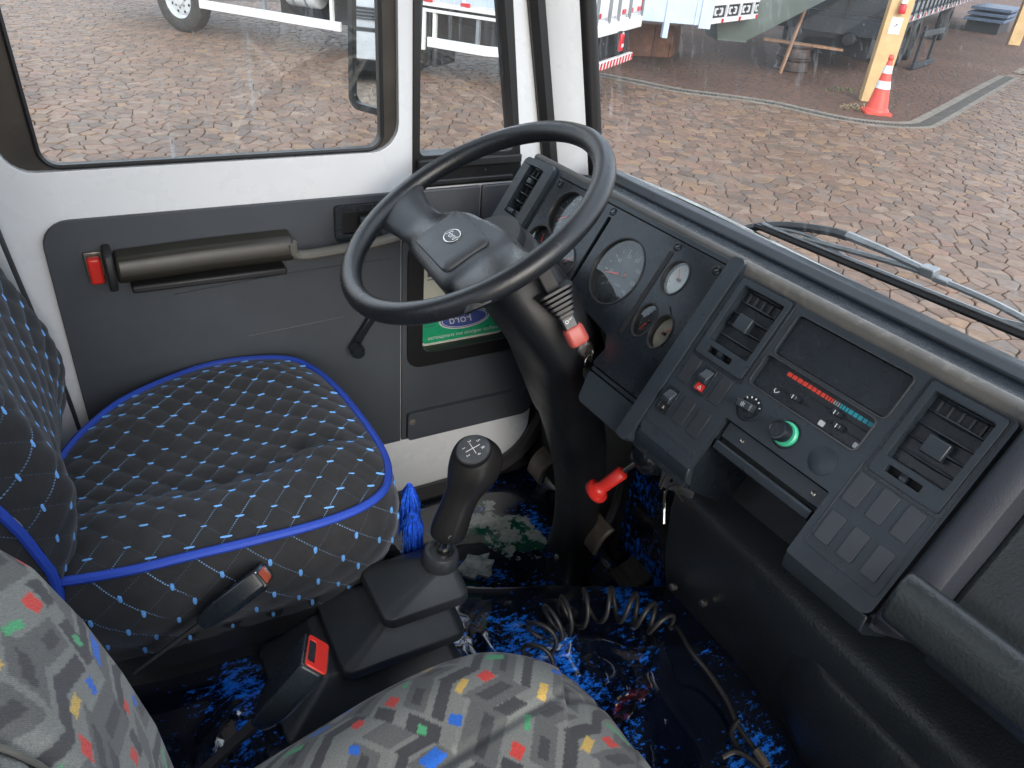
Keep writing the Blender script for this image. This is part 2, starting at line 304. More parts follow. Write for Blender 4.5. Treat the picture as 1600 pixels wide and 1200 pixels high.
class G:
    def __init__(s): s.v = []; s.f = []
    def add(s, v, f):
        b = len(s.v); s.v += [tuple(map(float, p)) for p in v]; s.f += [tuple(i+b for i in q) for q in f]; return s
    def prism(s, F, poly, w0, w1, holes=(), back=True):
        loops = [list(poly) if area(poly) > 0 else list(poly)[::-1]]+[list(h) if area(h) < 0 else list(h)[::-1] for h in holes]
        flat = [p for l in loops for p in l]; n = len(flat)
        v = [at(F, x, y, w1) for x, y in flat]+[at(F, x, y, w0) for x, y in flat]; f = []
        if len(loops) == 1 and len(flat) <= 4: tr = [tuple(range(n))]
        else: tr = tessellate_polygon([[V((x, y, 0)) for x, y in l] for l in loops])
        for t in tr:
            if area([flat[i] for i in t]) < 0: t = t[::-1]
            f.append(tuple(t))
            if back: f.append(tuple(i+n for i in t[::-1]))
        b = 0
        for l in loops:
            m = len(l)
            for i in range(m):
                j = (i+1) % m; f.append((b+i, b+i+n, b+j+n, b+j))
            b += m
        return s.add(v, f)
    def blk(s, F, x0, x1, y0, y1, z0, z1):
        v = [at(F, x, y, z) for z in (z0, z1) for x, y in ((x0, y0), (x1, y0), (x1, y1), (x0, y1))]
        return s.add(v, [(3, 2, 1, 0), (4, 5, 6, 7), (0, 1, 5, 4), (1, 2, 6, 5), (2, 3, 7, 6), (3, 0, 4, 7)])
    def rings(s, rs, closed=True, c0=True, c1=True, loop=False):
        n = len(rs[0]); v = [p for r in rs for p in r]; f = []; m = len(rs)
        for k in range(m if loop else m-1):
            k2 = (k+1) % m
            for i in range(n if closed else n-1):
                j = (i+1) % n; f.append((k*n+i, k*n+j, k2*n+j, k2*n+i))
        if closed and not loop:
            if c0: f.append(tuple(range(n))[::-1])
            if c1: f.append(tuple((m-1)*n+i for i in range(n)))
        return s.add(v, f)
    def tube(s, path, r, n=8, closed=False, flat=1.):
        P = [np.asarray(p, float) for p in path]; N = len(P); rs = r if hasattr(r, '__len__') else [r]*N; out = []; nrm = None
        for i in range(N):
            t = unit(P[(i+1) % N]-P[i-1]) if closed else unit(P[min(i+1, N-1)]-P[max(i-1, 0)])
            if nrm is None: nrm = np.cross(t, A(0, 0, 1)) if abs(t[2]) < .9 else np.cross(t, A(1, 0, 0))
            nrm = unit(nrm-t*nrm.dot(t)); b = np.cross(t, nrm)
            out.append([P[i]+rs[i]*(nrm*math.cos(2*math.pi*k/n)+flat*b*math.sin(2*math.pi*k/n)) for k in range(n)])
        return s.rings(out, loop=closed)
    def lathe(s, F, prof, n=24, cap=True, sx=1., sy=1.):
        return s.rings([[at(F, r*sx*math.cos(2*math.pi*k/n), r*sy*math.sin(2*math.pi*k/n), h) for k in range(n)] for r, h in prof], c0=cap, c1=cap)
    def torus(s, F, r, t, n=64, m=14, sq=1.):
        return s.tube([at(F, r*math.cos(2*math.pi*k/n), r*math.sin(2*math.pi*k/n)) for k in range(n)], t, m, closed=True)
    def grid(s, fn, nu, nv):
        v = [fn(i/nu, j/nv) for j in range(nv+1) for i in range(nu+1)]
        return s.add(v, [(j*(nu+1)+i, j*(nu+1)+i+1, (j+1)*(nu+1)+i+1, (j+1)*(nu+1)+i) for j in range(nv) for i in range(nu)])
ORG = {}
def ob(name, g, mat, parent=None, bevel=0., seg=2, ang=38, kind=None, label=None, org=None, flat=False, uv=None, tint=None, tdom='POINT', link=True):
    og = np.asarray(org, float) if org is not None else (ORG[parent] if parent is not None else A(0, 0, 0))
    me = bpy.data.meshes.new(name)
    me.from_pydata([(p[0]-og[0], p[1]-og[1], p[2]-og[2]) for p in g.v], [], g.f)
    if not flat:
        me.shade_smooth()
        if ang < 180: me.set_sharp_from_angle(angle=R(ang))
    if uv is not None:
        l = me.uv_layers.new(name='UVMap'); vi = np.empty(len(me.loops), np.int32); me.loops.foreach_get('vertex_index', vi)
        l.data.foreach_set('uv', np.asarray(uv, np.float32)[vi].ravel())
    if tint is not None:
        a = me.attributes.new('tint', 'FLOAT_COLOR', tdom); t = np.asarray(tint, np.float32)
        a.data.foreach_set('color', np.concatenate([t, np.ones((len(t), 1), np.float32)], 1).ravel())
    me.materials.append(MT[mat] if isinstance(mat, str) else mat)
    o = bpy.data.objects.new(name, me); COL.objects.link(o)
    if parent is not None: o.parent = parent
    else: o.location = og
    ORG[o] = og
    if bevel:
        b = o.modifiers.new('bevel', 'BEVEL'); b.width = bevel; b.segments = seg; b.limit_method = 'ANGLE'; b.angle_limit = R(40); b.use_clamp_overlap = True
    if kind: o['kind'] = kind
    if label: o['label'] = label
    return o
def thing(name, label, cat, loc, group=None):
    o = bpy.data.objects.new(name, None); COL.objects.link(o); o.location = loc; o.empty_display_size = .05
    o['label'] = label; o['category'] = cat
    if group: o['group'] = group
    ORG[o] = np.asarray(loc, float); return o
def tag(o, label, cat, group=None):
    o['label'] = label; o['category'] = cat
    if group: o['group'] = group
    return o
def text(name, body, size, F, mat, parent, mirror=False, shear=0., bold=0., sx=1.):
    c = bpy.data.curves.new(name, 'FONT'); c.body = body; c.size = size; c.align_x = 'CENTER'; c.align_y = 'CENTER'; c.shear = shear; c.offset = bold; c.resolution_u = 3
    t = bpy.data.objects.new('tmp', c); COL.objects.link(t)
    me0 = bpy.data.meshes.new_from_object(t.evaluated_get(bpy.context.evaluated_depsgraph_get()))
    g = G(); m = -1 if mirror else 1
    g.add([at(F, m*sx*p.co.x, p.co.y, p.co.z) for p in me0.vertices], [tuple(q.vertices)[::m] for q in me0.polygons])
    bpy.data.objects.remove(t); bpy.data.meshes.remove(me0); bpy.data.curves.remove(c)
    return ob(name, g, mat, parent, flat=True)
def copy_tree(o, parent=None, keep=True):
    c = o.copy(); COL.objects.link(c)
    if parent is not None: c.parent = parent
    for ch in list(o.children): copy_tree(ch, c)
    return c
# ================================================================== THE YARD
DIRT = [(7.1, 11.3), (7.812, 10.5), (8.4, 9.37), (9.0, 8.82), (9.49, 8.354), (9.66, 7.85), (9.816, 7.37), (10.1, 7.02), (10.53, 6.8), (10.9, 6.76), (11.23, 6.88), (12.3, 7.3), (13.6, 7.855), (17.97, 9.75), (40, 19.5), (60, 28), (60, 60), (9.5, 60), (8.6, 22), (7.6, 14)]
def inside(p, poly):
    r = False
    for i in range(len(poly)):
        (x0, y0), (x1, y1) = poly[i-1], poly[i]
        if (y0 > p[1]) != (y1 > p[1]) and p[0] < (x1-x0)*(p[1]-y0)/(y1-y0)+x0: r = not r
    return r
g = G(); g.blk(WF, -90, 150, -90, 150, -.5, -.022)
yard = ob('cobbled_yard', g, 'joint', kind='structure', flat=True)
# far paving, past the reach of single stones, is one sheet round the stones (a ring: stones stand inside)
SX0, SX1, SY0, SY1 = -3.2, 19., -.4, 21.
g = G()
for a, b, c, d in ((-90, SX0, -90, 150), (SX1, 150, -90, 150), (SX0, SX1, -90, SY0), (SX0, SX1, SY1, 150)): g.blk(WF, a, b, c, d, -.03, -.003)
ob('paving', g, 'yard', yard, kind='stuff', flat=True)
g = G(); g.prism(WF, DIRT, -.02, .004, back=False)
ob('earth_floor', g, 'dirt', kind='structure', flat=True)
PIT = .15
nx, ny = int((SX1-SX0)/PIT), int((SY1-SY0)/PIT)
J = rng.uniform(-.47, .47, (ny+4, nx+4, 2))
def seed(i, j): return ((i+.5*(j % 2)+J[j+2, i+2, 0])*PIT*1.12+SX0, (j+J[j+2, i+2, 1])*PIT*.9+SY0)
def cell(i, j):
    c = seed(i, j); h = PIT*1.6; P = [(c[0]-h, c[1]-h), (c[0]+h, c[1]-h), (c[0]+h, c[1]+h), (c[0]-h, c[1]+h)]
    for dj in (-2, -1, 0, 1, 2):
        for di in (-2, -1, 0, 1, 2):
            if (di or dj) and -2 <= i+di < nx+2 and -2 <= j+dj < ny+2:
                q = seed(i+di, j+dj); nx_, ny_ = q[0]-c[0], q[1]-c[1]; k = nx_*(q[0]+c[0])/2+ny_*(q[1]+c[1])/2
                o = []
                for a in range(len(P)):
                    p0, p1 = P[a-1], P[a]; d0 = nx_*p0[0]+ny_*p0[1]-k; d1 = nx_*p1[0]+ny_*p1[1]-k
                    if (d0 <= 0) != (d1 <= 0): t = d0/(d0-d1); o.append((p0[0]+(p1[0]-p0[0])*t, p0[1]+(p1[1]-p0[1])*t))
                    if d1 <= 0: o.append(p1)
                P = o
                if len(P) < 3: return c, []
    return c, P
STC = [(.172, .104, .066), (.162, .096, .061), (.190, .119, .078), (.144, .084, .053), (.174, .102, .064), (.205, .119, .063), (.145, .100, .073), (.198, .130, .088), (.155, .089, .055), (.182, .099, .063), (.166, .097, .061), (.118, .073, .050)]
def seen(x, y):      # wide wedge that the windows, and a step to either side of them, can see
    return x > -2.6 and x < 18.6 and (x < 1.9*(y+.45)+2.2) and (x > -.16*y-1.0) and (y > 2.6 or x > 2.3)
stones = []
for j in range(ny):
    for i in range(nx):
        c = seed(i, j)
        if not seen(*c) or inside(c, DIRT): continue
        if c[0] > 9 and c[1] > 13: continue
        c, P = cell(i, j)
        if len(P) < 3: continue
        P = [p for k, p in enumerate(P) if math.hypot(p[0]-P[k-1][0], p[1]-P[k-1][1]) > .012]
        if len(P) < 3: continue
        m = (sum(p[0] for p in P)/len(P), sum(p[1] for p in P)/len(P))
        dd = math.hypot(m[0], m[1]+.45)
        stones.append((dd, m, P))
stones.sort(key=lambda s: s[0])
def stone_geo(g, m, P, tints):
    n = len(P); hgt = rng.uniform(-.002, .006); tx, ty = rng.uniform(-.025, .025, 2); t0 = random.choice(STC); k = rng.uniform(.74, 1.04)
    def ring(ins, z, tilt=True):
        o = []
        for p in P:
            dx, dy = p[0]-m[0], p[1]-m[1]; l = math.hypot(dx, dy) or 1; s = max(.2, 1-ins/l)
            o.append((m[0]+dx*s, m[1]+dy*s, z+hgt+(tx*dx+ty*dy if tilt else 0)))
        return o
    g.rings([ring(.005, -.03, False), ring(.0062, -.004), ring(.014, .0035)], c0=False)
    tints += [tuple(x*k for x in t0)]*(3*n)
big = G(); bt = []
for k, (dd, m, P) in enumerate(stones):
    if k < 300 and False: pass
    # the 300 nearest stones are single parts, the rest one mass
    if k < 300:
        g = G(); t = []; stone_geo(g, m, P, t); ob('cobble', g, 'stone', yard, tint=t, flat=True)
    else: stone_geo(big, m, P, bt)
ob('cobbles', big, 'stone', yard, kind='stuff', tint=bt, flat=True)
print('stones', len(stones))

# ================================================================== THE CAB
cab = thing('truck_cab', 'white painted lorry cab body with sloping front pillar and dusty windscreen', 'truck cab', (0, 0, .85))
# floor pan and shell (roof and rear wall close the cab above and behind the camera)
g = G(); g.blk(WF, -.62, 1.1, -.93, .94, .86, .893); ob('floor', g, 'rubber', cab, flat=True)
g = G(); g.blk(WF, -.66, .62, -.97, 1.0, 2.66, 2.70); ob('roof', g, 'headliner', cab, flat=True)
g = G(); g.prism(fr((-.62, 0, 0), (0, -1, 0), (0, 0, 1)), [(-.99, .86), (.97, .86), (.97, 2.66), (-.99, 2.66)], 0, .03, holes=[rr(-.8, .8, 1.85, 2.5, .06)]); ob('rear_wall', g, 'rearwall', cab, flat=True)
g = G(); g.blk(WF, -.60, -.165, .955, 1.0, .86, 2.66); ob('rear_pillar', g, 'white', cab, bevel=.006)
g = G(); g.blk(WF, .95, 1.06, -.93, .94, .86, 1.60); ob('bulkhead', g, 'rubber', cab, flat=True)
g = G(); g.blk(WF, -.6, -.3, -.99, -.94, .86, 2.66); ob('rear_pillar', g, 'white', cab, bevel=.006)
def slx(z, x0=1.0): return x0-(z-1.82)*.222       # the lean of the screen
# front pillars: closed section swept up the lean
def pillar(sy, nm):
    g = G(); rs = []
    for z in (1.60, 1.75, 1.85, 2.1, 2.4, 2.68):
        e = slx(z)-.022; wd = .098 if z < 1.9 else .098-.03*(z-1.9)
        sec = [(e-wd, .950), (e-wd+.012, .938), (e-.045, .915), (e-.012, .905), (e+.01, .915), (e+.018, .97), (e-.02, 1.01), (e-wd, .99)]
        rs.append([(x, sy*y, z) for x, y in sec])
    g.rings(rs); ob(nm, g, 'white', cab, bevel=.004)
pillar(1, 'front_pillar'); pillar(-1, 'front_pillar')
g = G(); rs = []
for z in (1.60, 1.75, 2.0, 2.68):
    e = slx(z)-.125; rs.append([(e-.020, .944, z), (e-.006, .934, z), (e+.012, .936, z), (e+.020, .950, z), (e+.012, .99, z), (e-.016, .99, z)])
g.rings(rs); ob('door_seal', g, 'gasket', cab)
# windscreen with its gasket
def scr(y, z): return A(slx(z, 1.03)-.05*max(0, (abs(y)-.55)/.4)**2*1.2, y, z)
ZB, ZT = 1.715, 2.66
g = G(); NY = 24
g.grid(lambda u, v: scr(-.91+1.82*u, ZB+(ZT-ZB)*v), NY, 4); ob('windscreen', g, 'screen', cab, ang=180)
g = G(); bot = [scr(-.91+1.82*k/NY, ZB+.005)+A(-.004, 0, 0) for k in range(NY+1)]
g.tube(bot, .020, 10)
for s in (-1, 1): g.tube([scr(s*.915, z)+A(-.012, 0, 0) for z in (1.69, 1.8, 2.0, 2.3, 2.66)], .020, 10)
ob('windscreen_gasket', g, 'gasket', cab)
g = G(); g.tube([p+A(-.010, 0, .021) for p in bot], .0035, 6); ob('bright_trim', g, 'chrome', cab)
g = G(); g.rings([[(slx(ZB, 1.03)+.03, y, ZB-.01), (slx(ZB, 1.03)+.10, y, ZB-.05), (1.2, y, ZB-.22), (1.2, y, ZB-.30), (slx(ZB, 1.03)+.0, y, ZB-.30), (slx(ZB, 1.03)+.0, y, ZB-.01)] for y in (-.93, .93)])
ob('scuttle', g, 'rubber', cab, bevel=.004)
g = G(); g.blk(WF, .54, .62, -.95, .98, 2.60, 2.66); ob('header_rail', g, 'white', cab, bevel=.008)
# black floor edging under the door and round the footwell
g = G(); g.tube(spline([(-.3, .935, .905), (.45, .935, .905), (.72, .935, .91), (.86, .935, .945), (.93, .935, 1.03), (.96, .935, 1.15), (.97, .935, 1.4)], 6), .022, 8); ob('sill_rubber', g, 'rubber', cab)
g = G(); g.blk(WF, .93, .955, .55, .955, .89, 1.72); ob('kick_panel', g, 'rubber', cab, flat=True)
g = G(); g.blk(WF, .80, 1.10, .957, 1.0, .86, 1.08); g.blk(WF, .918, 1.10, .957, 1.0, 1.08, 1.70); ob('door_jamb', g, 'rubber', cab, flat=True)

# ------------------------------------------------------------------ driver's door
door = thing('driver_door', 'white driver door with grey trim panel, armrest bar and winding window', 'truck door', (.4, .96, .905))
FD = (A(0, .955, 0), A(1, 0, 0), A(0, 0, 1), A(0, -1, 0))
drop = rpoly([(-.115, 1.783), (.545, 1.783), (.535, 2.56), (-.135, 2.56)], [.045, .055, .04, .04], 6)
quart = rpoly([(.573, 1.707), (.826, 1.707), (.772, 2.06), (.66, 2.56), (.566, 2.56)], [.015, .015, 0, .03, .03], 4)
low = rpoly([(.575, 1.30), (.845, 1.30), (.845, 1.60), (.575, 1.60)], .03, 5)
outer = rpoly([(-.16, .905), (.80, .905), (.915, 1.0), (.915, 1.62), (.868, 1.80), (.835, 2.0), (.69, 2.64), (-.16, 2.64)], [.02, .10, .10, .02, 0, 0, .03, .03], 6)
g = G(); g.prism(FD, outer, -.045, 0, holes=[drop, quart, low]); ob('door_shell', g, 'white', door, bevel=.009, seg=3)
# grey trim, in the pieces its seams show
g = G(); g.prism(FD, rpoly([(-.088, 1.085), (.545, 1.085), (.545, 1.704), (-.088, 1.704)], [.05, 0, 0, .045], 6), .0015, .011); ob('trim_panel', g, 'trim', door, bevel=.004)
g = G(); g.prism(FD, rpoly([(.549, 1.085), (.915, 1.085), (.915, 1.598), (.549, 1.598)], [0, .03, 0, 0]), .0015, .009, holes=[rr(.565, .855, 1.29, 1.59, .035)])
g.prism(FD, rpoly([(.56, 1.088), (.905, 1.088), (.905, 1.165), (.56, 1.165)], [.01, .03, .01, .01]), .009, .022); ob('lower_trim', g, 'trim', door, bevel=.004)
g = G(); g.prism(FD, [(.549, 1.602), (.724, 1.602), (.724, 1.704), (.549, 1.704)], .0015, .011); ob('upper_trim', g, 'trim2', door, bevel=.003)
g = G(); g.prism(FD, [(.728, 1.602), (.90, 1.602), (.885, 1.704), (.728, 1.704)], .0015, .011); ob('upper_trim', g, 'trim2', door, bevel=.003)
g = G(); g.tube([at(FD, .10, 1.548, .0112), at(FD, .30, 1.562, .0112), at(FD, .52, 1.566, .0112)], .0022, 6, flat=.5); g.tube([at(FD, .22, 1.437, .0112), at(FD, .42, 1.447, .0112)], .0018, 6); ob('pressed_crease', g, 'trim', door)
# drop-glass channel, glass, quarter light
g = G(); inn = rpoly([(-.062, 1.788), (.513, 1.788), (.504, 2.52), (-.080, 2.52)], [.03, .03, .03, .03], 6)
g.prism(FD, rpoly([(-.114, 1.784), (.544, 1.784), (.534, 2.559), (-.134, 2.559)], [.045, .055, .04, .04], 6), -.035, -.010, holes=[inn]); ob('window_channel', g, 'channel', door, bevel=.003)
g = G(); g.tube([at(FD, x, y, -.008) for x, y in inn], .0045, 6, closed=True); ob('window_seal', g, 'gasket', door)
g = G(); g.blk(FD, -.11, .54, 1.785, 2.55, -.026, -.022); ob('door_glass', g, 'glass', door, flat=True)
g = G(); q2 = rpoly([(.587, 1.772), (.803, 1.772), (.752, 2.06), (.65, 2.53), (.580, 2.53)], [.012, .015, 0, .02, .02], 4)
g.prism(FD, quart, -.04, .004, holes=[q2]); ob('quarter_frame', g, 'gasket', door, bevel=.004)
g = G(); g.blk(FD, .58, .80, 1.712, 1.724, .004, .012); g.blk(FD, .58, .815, 1.748, 1.766, .004, .016); ob('quarter_sill', g, 'rubber', door, bevel=.003)
g = G(); g.prism(FD, q2, -.026, -.022); ob('quarter_glass', g, 'glass', door, flat=True)
g = G(); g.prism(FD, rr(.560, .860, 1.285, 1.60, .035), -.03, .0125, holes=[rr(.598, .825, 1.322, 1.582, .02)]); ob('low_window_frame', g, 'gasket', door, bevel=.004)
g = G(); g.prism(FD, rr(.59, .83, 1.312, 1.59, .025), -.022, -.018); ob('low_window_glass', g, 'glass', door, flat=True)
# armrest: an upper bar with a deep underside and end cap, and the grip running forward
g = G(); g.rings([[at(FD, x, z0+dz*k+(x-.16)*.02, ww) for dz, ww in ((.002, .012), (.006, .044), (.018, .055), (.040, .055), (.054, .046), (.060, .012))] for x, z0, k in ((.012, 1.592, 1), (.165, 1.594, 1), (.315, 1.592, 1))]); ar = ob('armrest', g, 'arm', door, bevel=.006, seg=3)
g = G(); g.rings([[at(FD, x, z, ww) for z, ww in ((1.586, .012), (1.588, .058), (1.62, .07), (1.655, .060), (1.660, .012))] for x in (-.004, .010)]); ob('end_cap', g, 'rubber', ar, bevel=.004)
g = G(); g.blk(FD, .03, .30, 1.576, 1.590, .012, .05); ob('underside', g, 'rubber', ar, bevel=.004)
g = G(); pth = spline([at(FD, .312, 1.640, .05), at(FD, .325, 1.612, .046), at(FD, .42, 1.612, .040), at(FD, .50, 1.618, .036), at(FD, .545, 1.622, .022), at(FD, .565, 1.625, .010)], 6)
g.tube(pth, .013, 10, flat=.7); ob('pull_grip', g, 'grip', door)
g = G(); g.blk(FD, -.034, -.004, 1.602, 1.648, .011, .016); rl = ob('lamp_base', g, 'steel', door, bevel=.002)
g = G(); g.blk(FD, -.030, -.008, 1.594, 1.642, .016, .034); ob('door_lamp', g, 'red', door, bevel=.005, seg=3)
# inside release in its black cup
g = G(); g.prism(FD, rr(.405, .50, 1.618, 1.69, .008), .011, .022, holes=[rr(.418, .488, 1.632, 1.676, .006)]); dh = ob('release_cup', g, 'dash2', door, bevel=.003)
g = G(); g.blk(FD, .419, .487, 1.633, 1.675, .0125, .014); ob('cup_floor', g, 'recess', dh, flat=True)
g = G(); g.blk(FD, .452, .486, 1.640, 1.668, .014, .030); ob('release_lever', g, 'dash', door, bevel=.004)
# window winder
g = G(); g.lathe(fr(at(FD, .487, 1.458, .011), FD[1], FD[2]), [(.022, 0), (.022, .012), (.014, .02)], 20); cr = ob('window_crank', g, 'dash2', door, bevel=.002)
g = G(); g.rings([[at(FD, x+dx*k, z+dz*k, ww) for dx, dz, ww in ((-.010, .006, .016), (.010, -.006, .016), (.008, -.005, .027), (-.008, .005, .027))] for x, z, k in ((.49, 1.462, 1), (.462, 1.42, .8), (.436, 1.38, .9))]); ob('arm', g, 'dash2', cr, bevel=.002)
g = G(); g.lathe(fr(at(FD, .434, 1.378, .026), FD[1], FD[2]), [(.010, 0), (.015, .006), (.016, .022), (.013, .030), (.0125, .0285), (.002, .0285)], 20); ob('knob', g, 'dash2', cr)
for x, z in ((.570, 1.142), (.875, 1.155)):
    g = G(); g.lathe(fr(at(FD, x, z, .0215 if x < .8 else .0215), FD[1], FD[2]), [(.009, 0), (.0085, .003), (.004, .0045), (.0005, .0047)], 16); ob('trim_button', g, 'grip' if x < .8 else 'trim', door)
for x in (.64, .735):
    g = G(); g.lathe(fr(at(FD, x, 1.735, .004), FD[1], FD[2]), [(.003, 0), (.002, .0015), (.0003, .0018)], 8); ob('screw', g, 'steel', door)
# sticker on the low window, read from outside (mirrored from the seat)
st = thing('window_sticker', 'green and cream dealer sticker with mirrored lettering on the low door window', 'sticker', tuple(at(FD, .70, 1.45, -.017)))
FS = (at(FD, 0, 0, -.0172), FD[1], FD[2], FD[3])
g = G(); g.prism(FS, rr(.601, .829, 1.322, 1.575, .018), 0, .0008); ob('backing', g, 'stwhite', st, flat=True)
g = G(); g.prism(FS, rpoly([(.606, 1.328), (.824, 1.328), (.824, 1.422), (.606, 1.422)], [.014, .014, 0, 0]), .0008, .0012); ob('green_field', g, 'stgreen', st, flat=True)
g = G(); g.prism(FS, ell(.715, 1.379, .066, .0262), .0012, .0016, holes=[ell(.715, 1.379, .062, .0235)[::-1]]); g.prism(FS, ell(.715, 1.379, .059, .0214), .0017, .0018, holes=[ell(.715, 1.379, .0570, .0198)]); em = ob('emblem', g, 'ink', st, flat=True)
g = G(); g.prism(FS, ell(.715, 1.379, .062, .0235), .0012, .0015); ob('emblem_field', g, 'stblue', em, flat=True)
text('emblem_lettering', 'Ford', .031, sub(FS, .706, 1.379, .0019), 'ink', em, True, shear=.25)
text('lettering', 'melhor negócio em transportes', .0145, sub(FS, .715, 1.341, .0016), 'ink', st, True)
g = G(); g.blk(FS, .618, .70, 1.497, 1.548, .0008, .0011); ob('name_block', g, 'navy', st, flat=True)
text('lettering', 'el', .058, sub(FS, .652, 1.521, .0013), 'stwhite', st, True, bold=.002)
text('lettering', 'Sc', .030, sub(FS, .664, 1.474, .0011), 'navy', st, True)
for k in range(4):
    g = G(); g.blk(FS, .612, .64, 1.372+.008*k, 1.3735+.008*k, .0012, .0014); ob('small_print', g, 'navy', st, flat=True)
g = G(); g.blk(FS, .618, .70, 1.489, 1.491, .0008, .0011); ob('rule', g, 'navy', st, flat=True)

# seat belt beside the door
g = G(); g.tube(spline([(-.165, .925, 2.3), (-.158, .92, 1.95), (-.140, .905, 1.72), (-.122, .895, 1.55), (-.105, .890, 1.38), (-.10, .885, 1.2)], 8), .022, 8, flat=.12)
b_ = ob('seat_belt', g, 'belt', org=(-.10, .885, 1.2)); tag(b_, 'black seat belt webbing hanging between the driver seat and the door', 'seat belt')

# ------------------------------------------------------------------ floor covering
mat_ = thing('floor_covering', 'glossy black vinyl floor covering flecked with bright blue, torn in the footwell', 'floor covering', (.5, .5, .895))
TE = [(-.6, .515), (-.09, .512), (.20, .508), (.34, .503), (.44, .475), (.53, .428), (.64, .385), (.80, .31), (.95, .25)]
g = G(); rs = []
for (x, y) in [(p[0], p[1]) for p in spline([(a, b, 0) for a, b in TE], 5)]:
    rs.append([(x, y+.055, .892), (x, y+.040, .93), (x, y+.022, 1.04), (x, y+.010, 1.085), (x, y-.012, 1.103), (x, y-.05, 1.108)])
FOLD = [(.02, .34, 1.2, .016, .020, .16), (.10, .40, 1.35, .013, .016, .12), (.17, .33, 1.1, .014, .018, .14), (.05, .22, 1.5, .012, .022, .2), (.47, .30, 1.25, .016, .018, .13), (.52, .18, .9, .014, .022, .2), (.62, .26, 1.0, .012, .018, .16), (.60, .06, .7, .014, .022, .25), (.70, .10, 1.2, .010, .020, .2), (.66, .20, -.5, .010, .016, .15)]
def fold(x, y):      # ruckled sheet: long soft folds, each with its own place, bearing, height, width and length
    z = .003*math.sin(13*x+4*y)*math.sin(11*y-3*x)
    for cx, cy, th, h, w_, L in FOLD:
        dx, dy = x-cx, y-cy; a = dx*math.cos(th)+dy*math.sin(th); b = -dx*math.sin(th)+dy*math.cos(th)+.012*math.sin(a*38+cx*9); z += h*math.exp(-(b/w_)**2-(a/L)**2)
    return z
ex, ey = [r[0][0] for r in rs], [r[5][1] for r in rs]
def top_sheet(u, v):
    x = -.6+1.55*u; y1 = float(np.interp(x, ex, ey)); y = y1+(-.9-y1)*v**1.6; return (x, y, 1.108+fold(x, y)*min(1, v**1.6*14))
g.rings(rs, closed=False); ob('tunnel_covering', g, 'vinyl', mat_, ang=180)
g = G(); g.grid(top_sheet, 130, 90); ob('tunnel_covering', g, 'vinyl', mat_, ang=180)
g = G(); g.grid(lambda u, v: (min(.945, -.55+1.5*min(u/.8, 1)), .20+.735*v, .8965+.004*math.sin(9*u)*math.sin(7*v)+(.50*max(0, (u-.76)/.24)**1.6)), 60, 24); ob('footwell_covering', g, 'vinyl2', mat_, ang=180)
g = G(); g.tube(spline([(x, y-.003, 1.112) for x, y in TE[1:5]], 6), .007, 8); g.tube(spline([(-.3, .545, 1.10), (.1, .545, 1.10), (.36, .54, 1.09)], 4), .012, 8); ob('edge_binding', g, 'rubber', mat_)
def blot(cx, cy, r, n, seed_, z, sq=1.):
    q = random.Random(seed_); return [(cx+r*(.55+.6*q.random())*math.cos(2*math.pi*k/n), cy+sq*r*(.55+.6*q.random())*math.sin(2*math.pi*k/n)) for k in range(n)]
for k, (x, y, r, m) in enumerate(((.625, .652, .050, 'wool'), (.83, .605, .024, 'wool'))):
    g = G(); g.prism(WF, blot(x, y, r, 17, 40+k, 0, .8), .895, .9045+.0006*k, back=False); ob('torn_patch', g, m, mat_, flat=True)

# ------------------------------------------------------------------ pedals
def pedal(nm, label, cx, cy, cz, wdt, mt, tilt, arm):
    t = thing(nm, label, 'pedal', (cx, cy, cz), 'foot pedals')
    c, s = math.cos(tilt), math.sin(tilt)
    F = (A(cx, cy, cz), A(0, -1, 0), A(c, 0, s), A(-s, 0, c))
    g = G(); g.rings([[at(F, x, y, h+.012*(1-(y/.04)**2)) for x, h in ((-wdt, 0), (wdt, 0), (wdt-.004, .010), (-wdt+.004, .010))] for y in (-.04, -.03, -.015, 0, .015, .03, .04)]); ob('pad', g, mt, t, bevel=.003)
    g = G(); g.tube(spline([A(cx, cy, cz), A(cx+.03, cy, cz+.05), A(cx+.06, cy+.01, cz+.2), A(cx+arm, cy+.02, cz+.42)], 6), .011, 8); ob('arm', g, 'rubber', t)
pedal('pedal', 'worn brown clutch pedal left of the steering column foot', .885, .815, 1.00, .034, 'pedal', 1.0, .05)
pedal('pedal', 'worn brown brake pedal right of the steering column foot', .885, .560, .985, .036, 'pedal', 1.0, .05)
ac = thing('accelerator', 'flat ribbed accelerator pedal lying at the corner of the heater box', 'pedal', (.95, .47, .9), 'foot pedals')
FA = fr((.885, .455, .915), (0, -1, 0), (.92, 0, .38))
g = G(); g.blk(FA, -.038, .038, 0, .17, 0, .012); ob('pad', g, 'treadle', ac, bevel=.003)
for k in range(9):
    g = G(); g.blk(FA, -.034, .034, .012+.017*k, .019+.017*k, .012, .0155); ob('rib', g, 'treadle', ac, flat=True)
